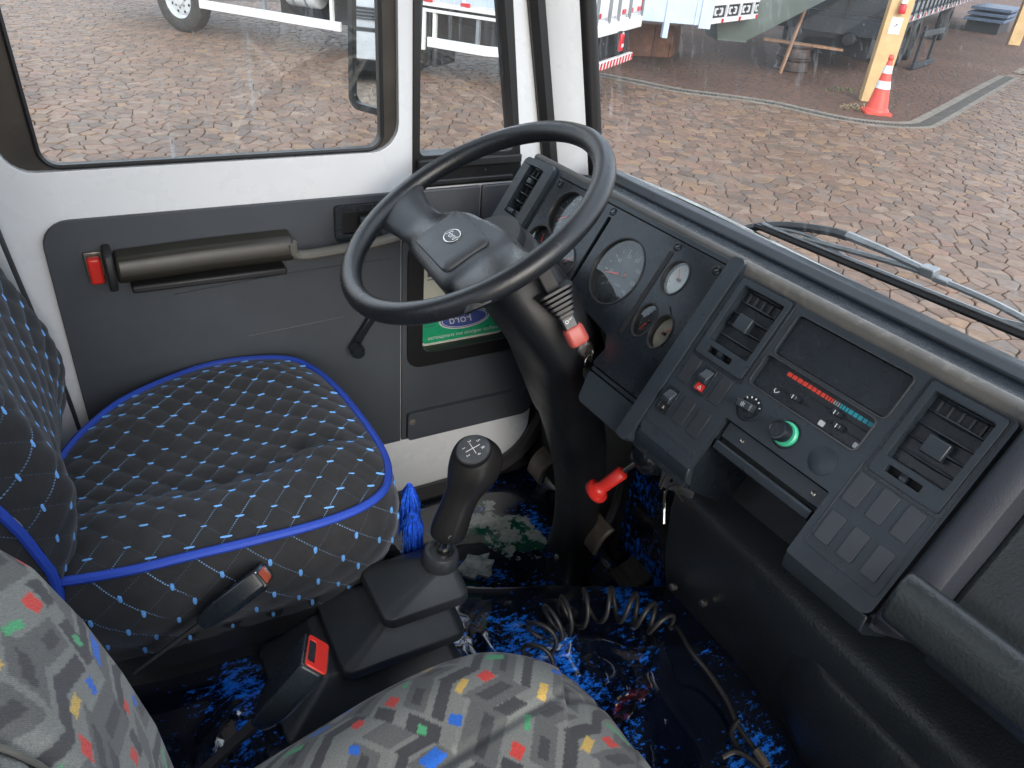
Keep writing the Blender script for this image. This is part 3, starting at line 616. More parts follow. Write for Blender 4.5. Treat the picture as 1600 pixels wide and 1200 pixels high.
# ================================================================== STEERING
FWh = fr((.5195, .5766, 1.789), (-.032, -.998, .054), (.858, 0, .514))
sw = thing('steering_wheel', 'black two-spoke steering wheel with an oval badge on its hub pad', 'steering wheel', (.5195, .5766, 1.789))
g = G(); g.torus(FWh, .2205, .0172, 96, 18); ob('rim', g, 'wheel', sw, ang=180)
def spoke(sg, secs):
    g = G(); rs = []
    for a, b0, b1, w0, w1 in secs:
        a *= sg; m = (b0+b1)/2
        rs.append([at(FWh, a, y, w_) for y, w_ in ((b0, w1-.012), (b0+.010, w1-.003), (m, w1), (b1-.010, w1-.003), (b1, w1-.012), (b1-.006, w0+.004), (m, w0), (b0+.006, w0+.004))])
    rr_ = []
    for i in range(8): pass
    n = 4; out = []
    for k in range(len(rs[0])): pass
    P = [np.array(r) for r in rs]
    for q in spline([p.ravel() for p in P], n): out.append(q.reshape(-1, 3))
    g.rings(out); ob('spoke', g, 'wheel', sw, ang=50)
spoke(-1, [(.222, -.085, -.035, -.008, .006), (.208, -.120, -.006, -.014, .009), (.19, -.118, -.014, -.022, .004), (.15, -.105, -.022, -.040, -.006), (.11, -.098, -.016, -.056, -.014), (.060, -.106, .010, -.075, -.0125), (-.02, -.110, .016, -.085, -.012)])
spoke(1, [(.222, -.085, -.020, -.008, .006), (.208, -.122, .012, -.014, .008), (.19, -.120, .014, -.022, .002), (.15, -.108, .014, -.040, -.010), (.11, -.102, .018, -.070, -.016), (.074, -.112, .022, -.085, -.0130), (.0, -.110, .018, -.085, -.012)])
g = G(); pd = rpoly([(-.068, -.090), (.074, -.096), (.080, -.012), (-.064, -.002)], .012, 4)
g.rings([[at(FWh, .005+(x-.005)*k, -.05+(y+.05)*k, h) for x, y in pd] for k, h in ((1.0, -.03), (1, -.0115), (.98, -.0095), (.7, -.0085), (.3, -.008))]); ob('hub_pad', g, 'hub', sw, ang=50)
g = G(); g.prism(sub(FWh, .005, -.045, -.0080), ell(0, 0, .0205, .0145), 0, .0018); bd = ob('badge', g, 'chrome', sw, bevel=.0006)
g = G(); g.prism(sub(FWh, .005, -.045, -.0062), ell(0, 0, .0185, .0125), 0, .0004); ob('badge_field', g, 'hub', bd, flat=True)
text('badge_lettering', 'Ford', .0165, sub(FWh, .005, -.045, -.0056), 'ink', bd, shear=.25, bold=.0003)
g = G(); g.lathe(sub(FWh, 0, -.01), [(.058, -.125), (.066, -.09), (.072, -.065), (.070, -.05)], 28); ob('hub_boss', g, 'column', sw)

cl = thing('steering_column', 'black steering column shroud running from the wheel down to the floor', 'steering column', (.86, .62, .9))
def sect(c, hy, hf, d, n=28, p=3.2):
    d = unit(d); y = A(0, 1, 0)-d*d[1]; y = unit(y); f = np.cross(d, y); o = []
    for k in range(n):
        t = 2*math.pi*k/n; ct, st_ = math.cos(t), math.sin(t)
        o.append(A(*c)+y*hy*math.copysign(abs(ct)**(2/p), ct)+f*hf*math.copysign(abs(st_)**(2/p), st_))
    return o
D0 = A(.515, -.05, -.857)
S = [((.560, .565, 1.735), .075, .055, D0), ((.585, .558, 1.695), .108, .062, D0), ((.615, .550, 1.650), .124, .066, D0), ((.650, .545, 1.600), .129, .066, D0), ((.678, .545, 1.555), .124, .064, D0), ((.700, .550, 1.495), .102, .060, D0), ((.738, .560, 1.40), .080, .056, D0)]
rs = [r.reshape(-1, 3) for r in spline([np.array(sect(*s)).ravel() for s in S], 5)]
g = G(); g.rings(rs); ob('shroud', g, 'column', cl, ang=60)
g = G(); S2 = [((.725, .558, 1.44), .074, .055, D0), ((.79, .568, 1.27), .058, .052, A(.3, .1, -.9)), ((.83, .59, 1.12), .048, .046, A(.25, .15, -.95)), ((.855, .612, .98), .046, .046, A(.15, .1, -1)), ((.865, .622, .895), .056, .054, A(.05, 0, -1))]
g.rings([r.reshape(-1, 3) for r in spline([np.array(sect(*s)).ravel() for s in S2], 5)]); ob('lower_cover', g, 'column', cl, ang=60)
for p in ((.705, .468, 1.478), (.742, .490, 1.44)):
    pass
# switch stalk: stepped bellows, grey stub with a symbol, pale red end
FB = fr((.606, .474, 1.690), (.80, .06, -.55), (-.05, .98, .10))     # u runs down the bellows, v across, n out
ax = unit(A(.024, -.034, -.056)); o0 = A(.587, .424, 1.716)
for k in range(6):
    t = k/5; c = o0+ax*.040*t; h = .031*(1-.48*t)
    F = fr(c, np.cross(ax, A(.3, .3, 1)), np.cross(ax, np.cross(ax, A(.3, .3, 1))))
    g = G(); g.prism(F, rr(-h, h, -h*.95, h*.95, h*.35, 4), -.0026, .0026); ob('bellows_rib', g, 'column', cl, bevel=.0015)
g = G(); F = fr(o0, np.cross(ax, A(.3, .3, 1)), np.cross(ax, np.cross(ax, A(.3, .3, 1)))); g.prism(F, rr(-.0125, .0125, -.0125, .0125, .004), -.045, .045); ob('bellows_core', g, 'recess', cl, flat=True)
Fs = fr(o0+ax*.038, ax, np.cross(A(-.55, -.60, .72), ax))
g = G(); g.blk(Fs, 0, .030, -.0115, .0115, -.010, .009); sk = ob('stalk', g, 'dash', cl, bevel=.003)
text('symbol', '~o', .012, sub(Fs, .013, 0, .0093, -1.2), 'ink', sk)
g = G(); g.rings([[at(Fs, x, y*k, z*k2-.001) for y, z in ((-.018, -.014), (.018, -.014), (.0185, .006), (.012, .0145), (-.012, .0145), (-.0185, .006))] for x, k, k2 in ((.024, .80, .8), (.030, .9, .9), (.050, .9, .9), (.056, .74, .7))]); ob('stalk_end', g, 'red2', cl, bevel=.0025, seg=3)
sc_ = A(.622, .463, 1.622)
g = G(); g.lathe(fr(A(.692, .447, 1.482), (.5, .1, -.8), (-.3, .9, .1)), [(.0075, 0), (.0075, .002), (.006, .004), (.002, .005)], 16); ob('screw', g, 'chrome', cl)
FI = fr(A(.659, .4165, 1.604), np.cross(A(-.25, -.95, .15), A(0, 0, 1)), np.cross(A(-.25, -.95, .15), np.cross(A(-.25, -.95, .15), A(0, 0, 1)))); FI = (FI[0], FI[1], FI[2], FI[3] if FI[3][1] < 0 else -FI[3])
g = G(); g.lathe(FI, [(.0145, -.012), (.0145, .006), (.011, .009), (.006, .009), (.0055, .0065)], 20); ob('ignition_lock', g, 'steel', cl)
ky = thing('ignition_key', 'ignition key with a ring and second key dangling from the steering column lock', 'key', tuple(FI[0]))
kb = FI[0]+FI[3]*.009
g = G(); F = fr(kb+FI[3]*.012, FI[3], (0, 0, 1)); g.prism(F, rr(-.012, .014, -.011, .011, .005), -.0015, .0015, holes=[ell(.008, 0, .0035, .0035, 10)]); ob('key_head', g, 'steel', ky, bevel=.0006)
rc = kb+FI[3]*.022+A(0, 0, -.011)
g = G(); F = fr(rc, (.75, .1, .1), (0, .2, 1)); g.torus(F, .0125, .0011, 28, 6); ob('split_ring', g, 'chrome', ky)
for k, (dx, L) in enumerate(((-.003, .040), (.004, .048))):
    F = fr(rc+A(dx, 0, -.012-L/2), (.7, -.35, .08+.1*k), (.05, .06, 1))
    g = G(); g.prism(F, [(-.006, L/2), (-.006, L/2-.014), (-.0028, L/2-.018), (-.0028, -L/2+.003), (-.0016, -L/2), (.0014, -L/2+.002), (.0028, -L/2+.007), (.0018, -L/2+.012), (.003, -L/2+.016), (.0028, L/2-.018), (.006, L/2-.014), (.006, L/2)], -.0008, .0008); ob('hanging_key', g, 'chrome' if k else 'steel', ky)

# ================================================================== DASHBOARD (frame: u to the right, v up the face, w out of it)
t_, p_ = R(58), R(-3); du = A(-math.sin(p_), -math.cos(p_), 0); dh_ = A(math.cos(p_), -math.sin(p_), 0)
FDsh = (A(.734, .321, 1.760), du, dh_*math.cos(t_)+A(0, 0, 1)*math.sin(t_), None); FDsh = (*FDsh[:3], np.cross(FDsh[1], FDsh[2]))
D = FDsh; DC = sub(D, 0, 0, .02)
ds = thing('dashboard', 'black angular dashboard with round gauges, square air vents and heater controls', 'dashboard', (.75, .1, 1.55))
def xz(X, Z, u):      # a point of the dash section at station u (X is forward, Z up), following the dash's slight skew
    return D[0]*A(1, 1, 0)+A(0, 0, Z)+du*u+dh_*(X-.734)
def sect_x(u0, u1, prof, name, mt, bev=.006, n=2, sg=3, ang=40):
    g = G(); g.rings([[xz(x, z, u0+(u1-u0)*k/(n-1)) for x, z in prof] for k in range(n)]); return ob(name, g, mt, ds, bevel=bev, seg=sg, ang=ang)
# crash roll over the instruments, the gutter behind it, and bodies under
roll = [(.766, 1.79), (.7665, 1.813), (.770, 1.8175), (.778, 1.818), (.786, 1.811), (.790, 1.72), (.767, 1.72)]
sect_x(-.452, .088, roll, 'crash_roll', 'pad', .004)
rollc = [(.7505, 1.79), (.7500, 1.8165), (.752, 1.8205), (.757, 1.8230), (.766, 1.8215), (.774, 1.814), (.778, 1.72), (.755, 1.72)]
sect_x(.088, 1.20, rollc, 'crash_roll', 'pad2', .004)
gut = [(.772, 1.803), (.80, 1.790), (.90, 1.762), (.950, 1.752), (.962, 1.748), (.962, 1.70), (.772, 1.70)]
sect_x(-.47, 1.2, gut, 'screen_gutter', 'dash2', .003)
sect_x(-.50, 1.2, [(.948, 1.757), (.962, 1.768), (.985, 1.766), (1.0, 1.745), (1.0, 1.70), (.948, 1.70)], 'demister_lip', 'dash', .003)
def lump(u0, u1, v0, v1, w0, w1, nm, mt, bev=.006): g = G(); g.blk(D, u0, u1, v0, v1, w0, w1); return ob(nm, g, mt, ds, bevel=bev, seg=3)
# --- far-left vent strip beside the door
g = G(); g.prism(D, rpoly([(-.455, -.21), (-.365, -.21), (-.365, .062), (-.455, .056)], .012), -.09, .012, holes=[rr(-.432, -.388, -.052, .045, .004), rr(-.432, -.388, -.150, -.066, .004)]); ob('vent_strip', g, 'dash', ds, bevel=.004, seg=3)
def vent(u0, u1, v0, v1, F, nslat, nvane, tab, nm, rec=.030, tilt=.5):
    """square air vent: sunk bowl, curved slats across, small vanes behind, thumb tab"""
    g = G(); g.blk(F, u0-.001, u1+.001, v0-.001, v1+.001, -rec-.004, -rec); vt = ob(nm, g, 'recess', ds, flat=True)
    W = u1-u0; H = v1-v0
    for k in range(nslat):
        v = v0+H*(k+.6)/nslat; g = G()
        g.rings([[at(F, u0+.002+(W-.004)*i/8, v+a, -rec+.006+b+.006*math.sin(math.pi*i/8)) for a, b in ((0, 0), (.004, .016), (.0055, .0155), (.0015, -.0005))] for i in range(9)])
        ob('slat', g, 'dash', vt)
    for k in range(nvane):
        u = u0+W*(k+.7)/(nvane+.4); g = G(); g.blk(F, u-.0008, u+.0008, v0+.004, v1-.003, -rec, -rec+.015); g.blk(F, u-.0010, u+.0010, v1-.019, v1-.005, -rec+.015, -rec+.021); ob('vane', g, 'boot', vt, flat=True)
    if tab:
        uc, vc, a, b = tab; g = G(); g.rings([[at(F, uc+x*k, vc+y*k, h) for x, y in ((-a, -b), (a, -b), (a, b), (-a, b))] for k, h in ((.85, -.014), (1, -.002), (.94, .002))]); ob('thumb_tab', g, 'dash', vt, bevel=.0012)
    return vt
v_ = vent(-.432, -.388, -.038, .045, sub(D, 0, 0, .012), 5, 3, (-.410, .018, .006, .005), 'air_vent')
g = G(); g.blk(sub(D, 0, 0, .012), -.431, -.389, -.051, -.040, -.012, -.006); ob('vent_bar', g, 'dash', ds, bevel=.001)
g = G(); g.lathe(fr(at(D, -.418, -.046, .004), D[2], D[3]), [(.007, -.010), (.007, .010)], 16); ob('thumb_wheel', g, 'dash2', ds)
g = G(); g.blk(D, -.4315, -.3885, -.149, -.067, -.026, -.022); ob('pocket_floor', g, 'recess', ds, flat=True)
# --- instrument panel, plate in three panels with slots between
ip = [(-.352, .049), (.066, .049), (.066, -.176), (-.047, -.176), (-.040, -.146), (-.055, -.126), (-.19, -.107), (-.352, -.107)]
spk = (-.108, -.037)
g = G()
def egg(c, a, b, n=40): return [(c[0]+a*math.cos(2*math.pi*k/n), c[1]+b*math.sin(2*math.pi*k/n)) for k in range(n)]
holes = [egg(spk, .054, .056), egg((0, 0), .0265, .0265), egg((-.004, -.0765), .0265, .0265), egg((.040, -.098), .0001, .0001)][:3]
holes += [egg((.0525, -.0765), .0001, .0001)][:0]
# gauges on the left part
LG = [((-.283, .0), .040), ((-.310, -.067), .030), ((-.232, -.072), .030)]
holes += [egg(c, r, r) for c, r in LG]
holes[2:3] = []
SM = [((0., .0), .0255, 'gaugelit'), ((-.0055, -.0762), .0255, 'gaugeface'), ((.0320, -.0775), .0255, 'gaugetan')]
holes = [egg(spk, .050, .056)]+[egg(SM[0][0], .0205, .0255), egg(SM[1][0], .0172, .0255), egg(SM[2][0], .0172, .0255)]+[egg(c, r, r) for c, r in LG]
holes += [rr(-.186, -.177, -.135, .031, .002, 2), rr(-.0335, -.0255, -.125, .031, .002, 2)] if False else [rr(-.190, -.181, -.099, .031, .002, 2)]
g.prism(D, rpoly(ip, .005, 3), -.012, .004, holes=holes); ob('instrument_panel', g, 'dash2', ds, bevel=.0015)
g = G(); g.prism(D, rpoly([(-.360, .055), (.074, .055), (.074, -.184), (-.360, -.184)], .007, 3), -.09, .0005); ob('panel_surround', g, 'dash', ds, bevel=.003) if False else None
g = G(); g.prism(D, [(-.365, .060), (.080, .060), (.080, -.186), (-.045, -.186), (-.045, -.178), (.068, -.178), (.068, .051), (-.354, .051), (-.354, -.10), (-.365, -.10)], -.03, .001); ob('panel_frame', g, 'dash', ds, bevel=.002)
g = G(); g.prism(D, [(-.356, .053), (.07, .053), (.07, -.18), (-.045, -.18), (-.04, -.146), (-.055, -.126), (-.19, -.107), (-.356, -.107)], -.09, -.024); ob('panel_back', g, 'recess', ds, flat=True)
g = G(); g.blk(D, -.0365, -.0285, -.112, .030, .004, .0052); ob('panel_slot', g, 'recess', ds, flat=True)
for u, v in ((-.338, .039), (-.186, .041), (-.0285, .0405), (.056, .037)):
    g = G(); g.lathe(sub(D, u, v, .004), [(.0068, 0), (.0068, .0012), (.0052, .0020), (.0050, .0006), (.0006, .0006)], 16); s_ = ob('panel_screw', g, 'dash2', ds)
    g = G(); g.blk(sub(D, u, v, .0046, .6), -.0035, .0035, -.0007, .0007, 0, .0010); ob('slot', g, 'steel', s_, flat=True)
def gauge(c, r, face, needle, ticks=(220, -40, 11), nums=None, glass=True, depth=.012, rx_=None):
    F = sub(D, c[0], c[1], .004); rx_ = rx_ or r; q = rx_/r
    g = G(); g.lathe(F, [(r-.0002, -depth), (r-.0002, -.001), (r+.0005, .0015), (r+.0028, .0018), (r+.0032, 0)], 40, cap=False, sx=q); gg = ob('gauge', g, 'gasket', ds)
    g = G(); g.prism(sub(F, 0, 0, -depth), ell(0, 0, rx_-.0005, r-.0005, 36), -.001, 0); ob('dial', g, face, gg, flat=True)
    a0, a1, n = ticks
    g = G()
    for k in range(n):
        a = R(a0+(a1-a0)*k/(n-1)); L = .16 if k % 2 == 0 else .09
        f2 = (at(F, 0, 0, -depth+.0004), unit(F[1]*math.cos(a)+F[2]*math.sin(a)), unit(F[2]*math.cos(a)-F[1]*math.sin(a)), F[3])
        g.blk(f2, rx_*(.88-L), rx_*.88, -r*.012, r*.012, 0, .0003)
    ob('tick_marks', g, 'inkdim' if face != 'gaugelit' else 'navy', gg, flat=True)
    if nums:
        for k, s in enumerate(nums):
            a = R(a0+(a1-a0)*k/(len(nums)-1)); text('numeral', s, r*.17, sub(F, rx_*.58*math.cos(a), r*.58*math.sin(a), -depth+.0005), 'inkdim', gg)
    a = R(needle); f2 = (at(F, 0, 0, -depth+.003), unit(F[1]*math.cos(a)+F[2]*math.sin(a)), unit(F[2]*math.cos(a)-F[1]*math.sin(a)), F[3])
    g = G(); g.prism(f2, [(-r*.15, -r*.035), (r*.66, -r*.012), (r*.66, r*.012), (-r*.15, r*.035)], 0, .001); ob('needle', g, 'redprint', gg, flat=True)
    g = G(); g.lathe(sub(F, 0, 0, -depth), [(r*.10, 0), (r*.10, .005), (r*.03, .006)], 14); ob('spindle', g, 'gasket', gg)
    if glass: g = G(); g.prism(sub(F, 0, 0, -.0022), ell(0, 0, rx_-.0004, r-.0004, 36), -.0006, 0); ob('lens', g, 'lens', gg, flat=True)
    return gg
sp_ = gauge(spk, .0545, 'gaugeface', 196, (225, -45, 15), ['0', '20', '40', '60', '80', '100', '120', '140'], depth=.018, rx_=.0488)
g = G(); g.blk(sub(D, spk[0], spk[1]-.042, -.0135), -.038, .034, -.010, .008, 0, .006); ob('odometer_bar', g, 'dash2', sp_, bevel=.001)
text('unit', 'km/h', .006, sub(D, spk[0]+.002, spk[1]-.018, -.0134), 'inkdim', sp_)
for a in (50, 320):
    g = G(); g.lathe(sub(D, spk[0]+.048*math.cos(R(a)), spk[1]+.048*math.sin(R(a)), -.0135), [(.003, 0), (.003, .002), (.001, .0025)], 10); ob('dial_screw', g, 'dash', sp_)
gauge(SM[0][0], .0255, 'gaugelit', 120, (210, -30, 7), rx_=.0205)
gg = gauge(SM[1][0], .0255, 'gaugeface', 250, (210, -30, 7), rx_=.0172); text('symbol', 'Ω', .011, sub(D, SM[1][0][0]+.010, SM[1][0][1]+.011, -.0075), 'ink', gg)
gauge(SM[2][0], .0255, 'gaugetan', 60, (210, -30, 7), rx_=.0172)
gauge(LG[0][0], .040, 'gaugeface', 215, (225, -45, 11), ['0', '5', '10', '15', '20', '25'])
gauge(LG[1][0], .030, 'gaugeface', 110, (210, -30, 7)); gauge(LG[2][0], .030, 'gaugeface', 60, (210, -30, 7))
# lower sill of the instrument part
g = G(); g.prism(D, rpoly([(-.030, -.235), (.088, -.235), (.088, -.187), (-.042, -.187)], [.012, 0, 0, .004]), -.07, .006); ob('lower_sill', g, 'dash', ds, bevel=.010, seg=4)
# --- ridge between instrument part and centre part (a rounded upright)
g = G(); g.prism(D, rpoly([(.079, -.232), (.1035, -.232), (.1035, .066), (.079, .064)], .008), -.09, .024); ob('upright_ridge', g, 'dash', ds, bevel=.010, seg=4)
# --- centre part
vA = (.123, .190, -.047, .036); vB = (.403, .470, -.050, .034)
disp = rr(.2145, .3765, -.019, .0365, .006); heat = rr(.2095, .3705, -.0665, -.0235, .006)
tray = [(.212, -.231), (.375, -.231), (.375, -.122), (.212, -.122)]
outl = [(.1045, -.205), (.211, -.205), (.211, -.1205), (.376, -.1205), (.376, -.205), (.487, -.205), (.487, .0465), (.1045, .0465)]
g = G(); g.prism(DC, rpoly(outl, [.012, .003, .003, .003, .003, .012, .006, .006], 4), -.012, 0, holes=[rr(*vA, .003), rr(*vB, .003), disp, heat, rr(.131, .171, -.063, -.0545, .001, 1), rr(.411, .453, -.066, -.0565, .001, 1)]); ob('centre_panel', g, 'dash', ds, bevel=.002)
g = G(); g.prism(DC, rpoly([(.1005, -.232), (.2095, -.232), (.2095, -.119), (.3775, -.119), (.3775, -.215), (.492, -.215), (.492, .055), (.1005, .055)], [.012, 0, 0, 0, 0, .01, .006, .006], 3), -.11, -.0125); ob('centre_body', g, 'dash2', ds, bevel=.004)
for (a, b) in ((.1045, .2110), (.376, .487)):
    g = G(); g.rings([[at(DC, u, v, w_) for v, w_ in ((-.2035, 0), (-.213, -.003), (-.224, -.012), (-.228, -.03), (-.228, -.1), (-.20, -.1), (-.2035, -.012))] for u in (a, b)]); ob('panel_foot', g, 'dash', ds, bevel=.002)
# raised vent frames and grooves
for (u0, u1, v0, v1) in (vA, vB):
    g = G(); g.prism(DC, rr(u0-.009, u1+.009, v0-.024, v1+.009, .004), 0, .0028, holes=[rr(u0-.001, u1+.001, v0-.001, v1+.001, .003)[::-1], rr(u0+.007, u0+.049, v0-.0165, v0-.0075, .001, 1)[::-1]]); ob('vent_frame', g, 'edge' if False else 'dash', ds, bevel=.0013)
    g = G(); g.prism(DC, rr(u0-.0135, u1+.0135, v0-.029, v1+.0125, .005), 0, .0009, holes=[rr(u0-.0095, u1+.0095, v0-.0245, v1+.0095, .004)[::-1]]); ob('vent_surround', g, 'dash2', ds, bevel=.0006)
    g = G(); g.lathe(fr(at(DC, u0+.028, v0-.012, -.010), DC[2], DC[3]), [(.0135, -.0038), (.0135, .0038)], 30); ob('thumb_wheel', g, 'dash2', ds)
    g = G(); g.blk(DC, u0+.006, u0+.05, v0-.018, v0-.006, -.014, -.0118); ob('slot_floor', g, 'recess', ds, flat=True)
vent(*vA, DC, 5, 5, (.152, -.008, .012, .011), 'air_vent'); vent(*vB, DC, 5, 5, (.437, -.0175, .013, .011), 'air_vent')
g = G(); g.prism(DC, rr(.2155, .3755, -.018, .0355, .006), -.011, -.0045); ob('blank_fascia', g, 'dash2', ds, bevel=.0025, seg=3)
for nm, (a, b, c_, d_) in (('fascia_rim', (.2125, .3785, -.021, .0385)), ('heater_rim', (.2075, .3725, -.0685, -.0225))):
    g = G(); g.prism(DC, rr(a, b, c_, d_, .007), 0, .0016, holes=[rr(a+.002, b-.002, c_+.002, d_-.002, .006)[::-1]]); ob(nm, g, 'edge', ds, bevel=.0007)
# heater control: red to blue scale, three slots with knobs, symbols
hc_ = G(); hc_.blk(DC, .209, .371, -.067, -.023, -.0115, -.008); hc = ob('heater_control', hc_, 'dash2', ds, flat=True)
HF = sub(DC, 0, 0, -.0079)
u = .243
for k in range(26):
    wd = .0066 if k < 4 else .0052 if k < 8 else .0016 if k < 17 else .0052 if k < 21 else .0068
    mt = 'redprint' if k < 11 else 'inkdim' if k < 14 else 'tealprint'
    if 8 <= k < 17: wd = .0014+.0004*abs(k-12)
    g = G(); g.blk(HF, u, u+wd, -.0345, -.0292, 0, .0004); ob('scale_mark', g, mt, hc, flat=True); u += wd+.0014
for a, b, v in ((.243, .366, -.0415), (.244, .293, -.0525), (.317, .366, -.0535)):
    g = G(); g.blk(HF, a, b, v-.0009, v+.0009, .0001, .0006); ob('slider_slot', g, 'recess', hc, flat=True)
for a, v in ((.273, -.0525), (.327, -.0415), (.338, -.0535)):
    g = G(); g.rings([[at(HF, a+x*k, v+y*k, h) for x, y in ((-.0058, -.0036), (.0058, -.0036), (.0058, .0036), (-.0058, .0036))] for k, h in ((1, .0005), (.95, .009), (.75, .013))]); sk_ = ob('slider_knob', g, 'dash2', hc, bevel=.001)
    g = G(); g.blk(HF, a-.0005, a+.0005, v-.0025, v+.0025, .0130, .0133); ob('index_line', g, 'ink', sk_, flat=True)
g = G(); g.tube([at(HF, x, y, .0003) for x, y in ((.2405, -.0575), (.243, -.0605), (.2455, -.0595), (.248, -.0565))], .0006, 5); g.lathe(sub(HF, .2415, -.056, .0003), [(.0008, 0), (.0008, .0003)], 8); ob('airflow_symbol', g, 'ink', hc)
for a in (.3165, .3655):
    g = G(); g.prism(HF, rr(a-.004, a+.004, -.0642, -.0575, .0015, 3), 0, .0004); ob('symbol_plate', g, 'ink', hc, flat=True)
# rotary fan switch, green-ringed knob, blank cap
F1 = sub(DC, .2315, -.0945); g = G(); g.lathe(F1, [(.0175, 0), (.0175, .0012), (.0162, .0016), (.0160, .0006), (.013, .0006), (.0125, .003), (.001, .003)], 32); fs = ob('fan_switch', g, 'dash2', ds)
g = G(); q = sub(F1, -.002, .001, 0, .12); g.rings([[at(q, x*k, y*k, h) for x, y in ((-.0125, -.0055), (.0125, -.0055), (.0125, .0055), (-.0125, .0055))] for k, h in ((1.02, .003), (1, .013), (.85, .016))]); ob('grip', g, 'dash', fs, bevel=.0012)
text('fan_symbol', '✻', .009, sub(F1, -.002, .001, .0163, .1), 'ink', fs)
for a in (60, 85, 110, 135, 30):
    g = G(); g.blk((at(F1, 0, 0, .0017), unit(F1[1]*math.cos(R(a))+F1[2]*math.sin(R(a))), unit(F1[2]*math.cos(R(a))-F1[1]*math.sin(R(a))), F1[3]), .0135, .0158, -.0007, .0007, -.001, .0003); ob('mark', g, 'ink', fs, flat=True)
F2 = sub(DC, .2925, -.0945); g = G(); g.lathe(F2, [(.0185, 0), (.0185, .001), (.0172, .0014), (.0170, .0004), (.001, .0004)], 36); lt = ob('lighter', g, 'dash2', ds)
g = G(); g.lathe(F2, [(.0155, .0004), (.0155, .005), (.0138, .007), (.001, .007)], 32); ob('green_ring', g, 'green', lt)
q = (F2[0]+F2[3]*.006-F2[1]*.002-F2[2]*.0, F2[1], F2[2], unit(F2[3]-F2[1]*.12)); g = G(); g.lathe(q, [(.0128, 0), (.0128, .012), (.0118, .0150), (.0095, .0152), (.0090, .0135), (.001, .0135)], 32); ob('knob', g, 'dash2', lt)
g = G(); g.lathe(sub(DC, .348, -.096), [(.0172, 0), (.0172, .0007), (.0164, .0011), (.001, .0012)], 36); ob('round_blank', g, 'dash', ds)
# switches: blanks and the two rocker switches of the left bank; six blanks of the right bank
def blank(u, v, w_=.0195, h_=.0375):
    g = G(); g.prism(DC, rr(u-w_/2, u+w_/2, v-h_/2, v+h_/2, .002, 3), 0, .0016); ob('switch_blank', g, 'blank', ds, bevel=.0009)
def rocker(u, v, red):
    g = G(); g.prism(DC, rr(u-.0105, u+.0105, v-.0195, v+.0195, .002, 3), 0, .003, holes=[rr(u-.008, u+.008, v-.0165, v+.0165, .001, 2)[::-1]]); rk = ob('rocker_switch', g, 'dash2', ds, bevel=.0008)
    g = G(); g.rings([[at(DC, u+x, y, h) for y, h in ((v-.004, .001), (v-.005, .009), (v+.003, .011), (v+.015, .0035), (v+.0155, .001))] for x in (-.0075, .0075)]); ob('rocker', g, 'dash', rk, bevel=.0012)
    g = G(); g.blk(DC, u-.0075, u+.0075, v-.016, v-.0055, .001, .0022); ob('lens', g, 'red' if red else 'recess', rk, bevel=.0005)
    if red: g = G(); g.prism(sub(DC, u, v-.011, .0023), [(-.003, -.0025), (.003, -.0025), (0, .0028)], 0, .0003, holes=[[(-.0018, -.0018), (0, .0015), (.0018, -.0018)]]); ob('warning_triangle', g, 'ink', rk, flat=True)
    else: text('symbol', 'a', .008, sub(DC, u, v-.011, .0023), 'ink', rk)
blank(.1235, -.097); rocker(.154, -.0975, True); blank(.1825, -.0975, .018); rocker(.1235, -.148, False); blank(.1535, -.148); blank(.1835, -.1485)
for v in (-.0995, -.152):
    for u in (.4005, .4315, .4625): blank(u, v)
g = G(); g.prism(DC, rpoly([(.385, -.183), (.482, -.183), (.482, -.066), (.385, -.066)], .004, 3), 0, .0007, holes=[rr(.3868, .4802, -.1812, -.0678, .003)[::-1]]); ob('bank_border', g, 'dash', ds, bevel=.0003)
g = G(); g.prism(DC, rpoly([(.1075, -.188), (.205, -.188), (.205, -.182), (.1075, -.182)], .002, 3), 0, .0006); ob('bank_border', g, 'dash', ds, bevel=.0003)
# pocket under the controls: top strip with two screws, hinged flap bar, side cheeks, dark box
g = G(); g.blk(DC, .2125, .3755, -.146, -.1222, -.020, -.012); tr = ob('storage_tray', g, 'dash', ds, bevel=.0015)
for u_ in (.243, .357):
    g = G(); g.lathe(sub(DC, u_, -.1345, -.012), [(.0036, 0), (.0034, .001), (.002, .0018), (.0004, .0012)], 14); ob('screw', g, 'chrome', tr)
g = G(); g.rings([[at(DC, u_, v, w_) for v, w_ in ((-.150, -.018), (-.1505, -.006), (-.153, -.004), (-.163, -.006), (-.165, -.012), (-.160, -.022))] for u_ in (.216, .371)]); ob('flap_bar', g, 'dash', tr, bevel=.001)
g = G(); g.blk(DC, .213, .375, -.1505, -.1462, -.024, -.0205); ob('dark_gap', g, 'recess', tr, flat=True)
g = G(); g.blk(DC, .212, .376, -.222, -.14, -.16, -.135); ob('back', g, 'recess', tr, flat=True)
for a, b in ((.2055, .2115), (.376, .382)):
    g = G(); g.prism((at(DC, a, 0, 0), DC[2], DC[3], DC[1]), rpoly([(-.235, -.16), (-.122, -.16), (-.122, -.006), (-.20, -.006), (-.232, -.03)], [0, 0, .004, .02, .01]), 0, b-a); ob('cheek', g, 'dash2', tr, bevel=.002)

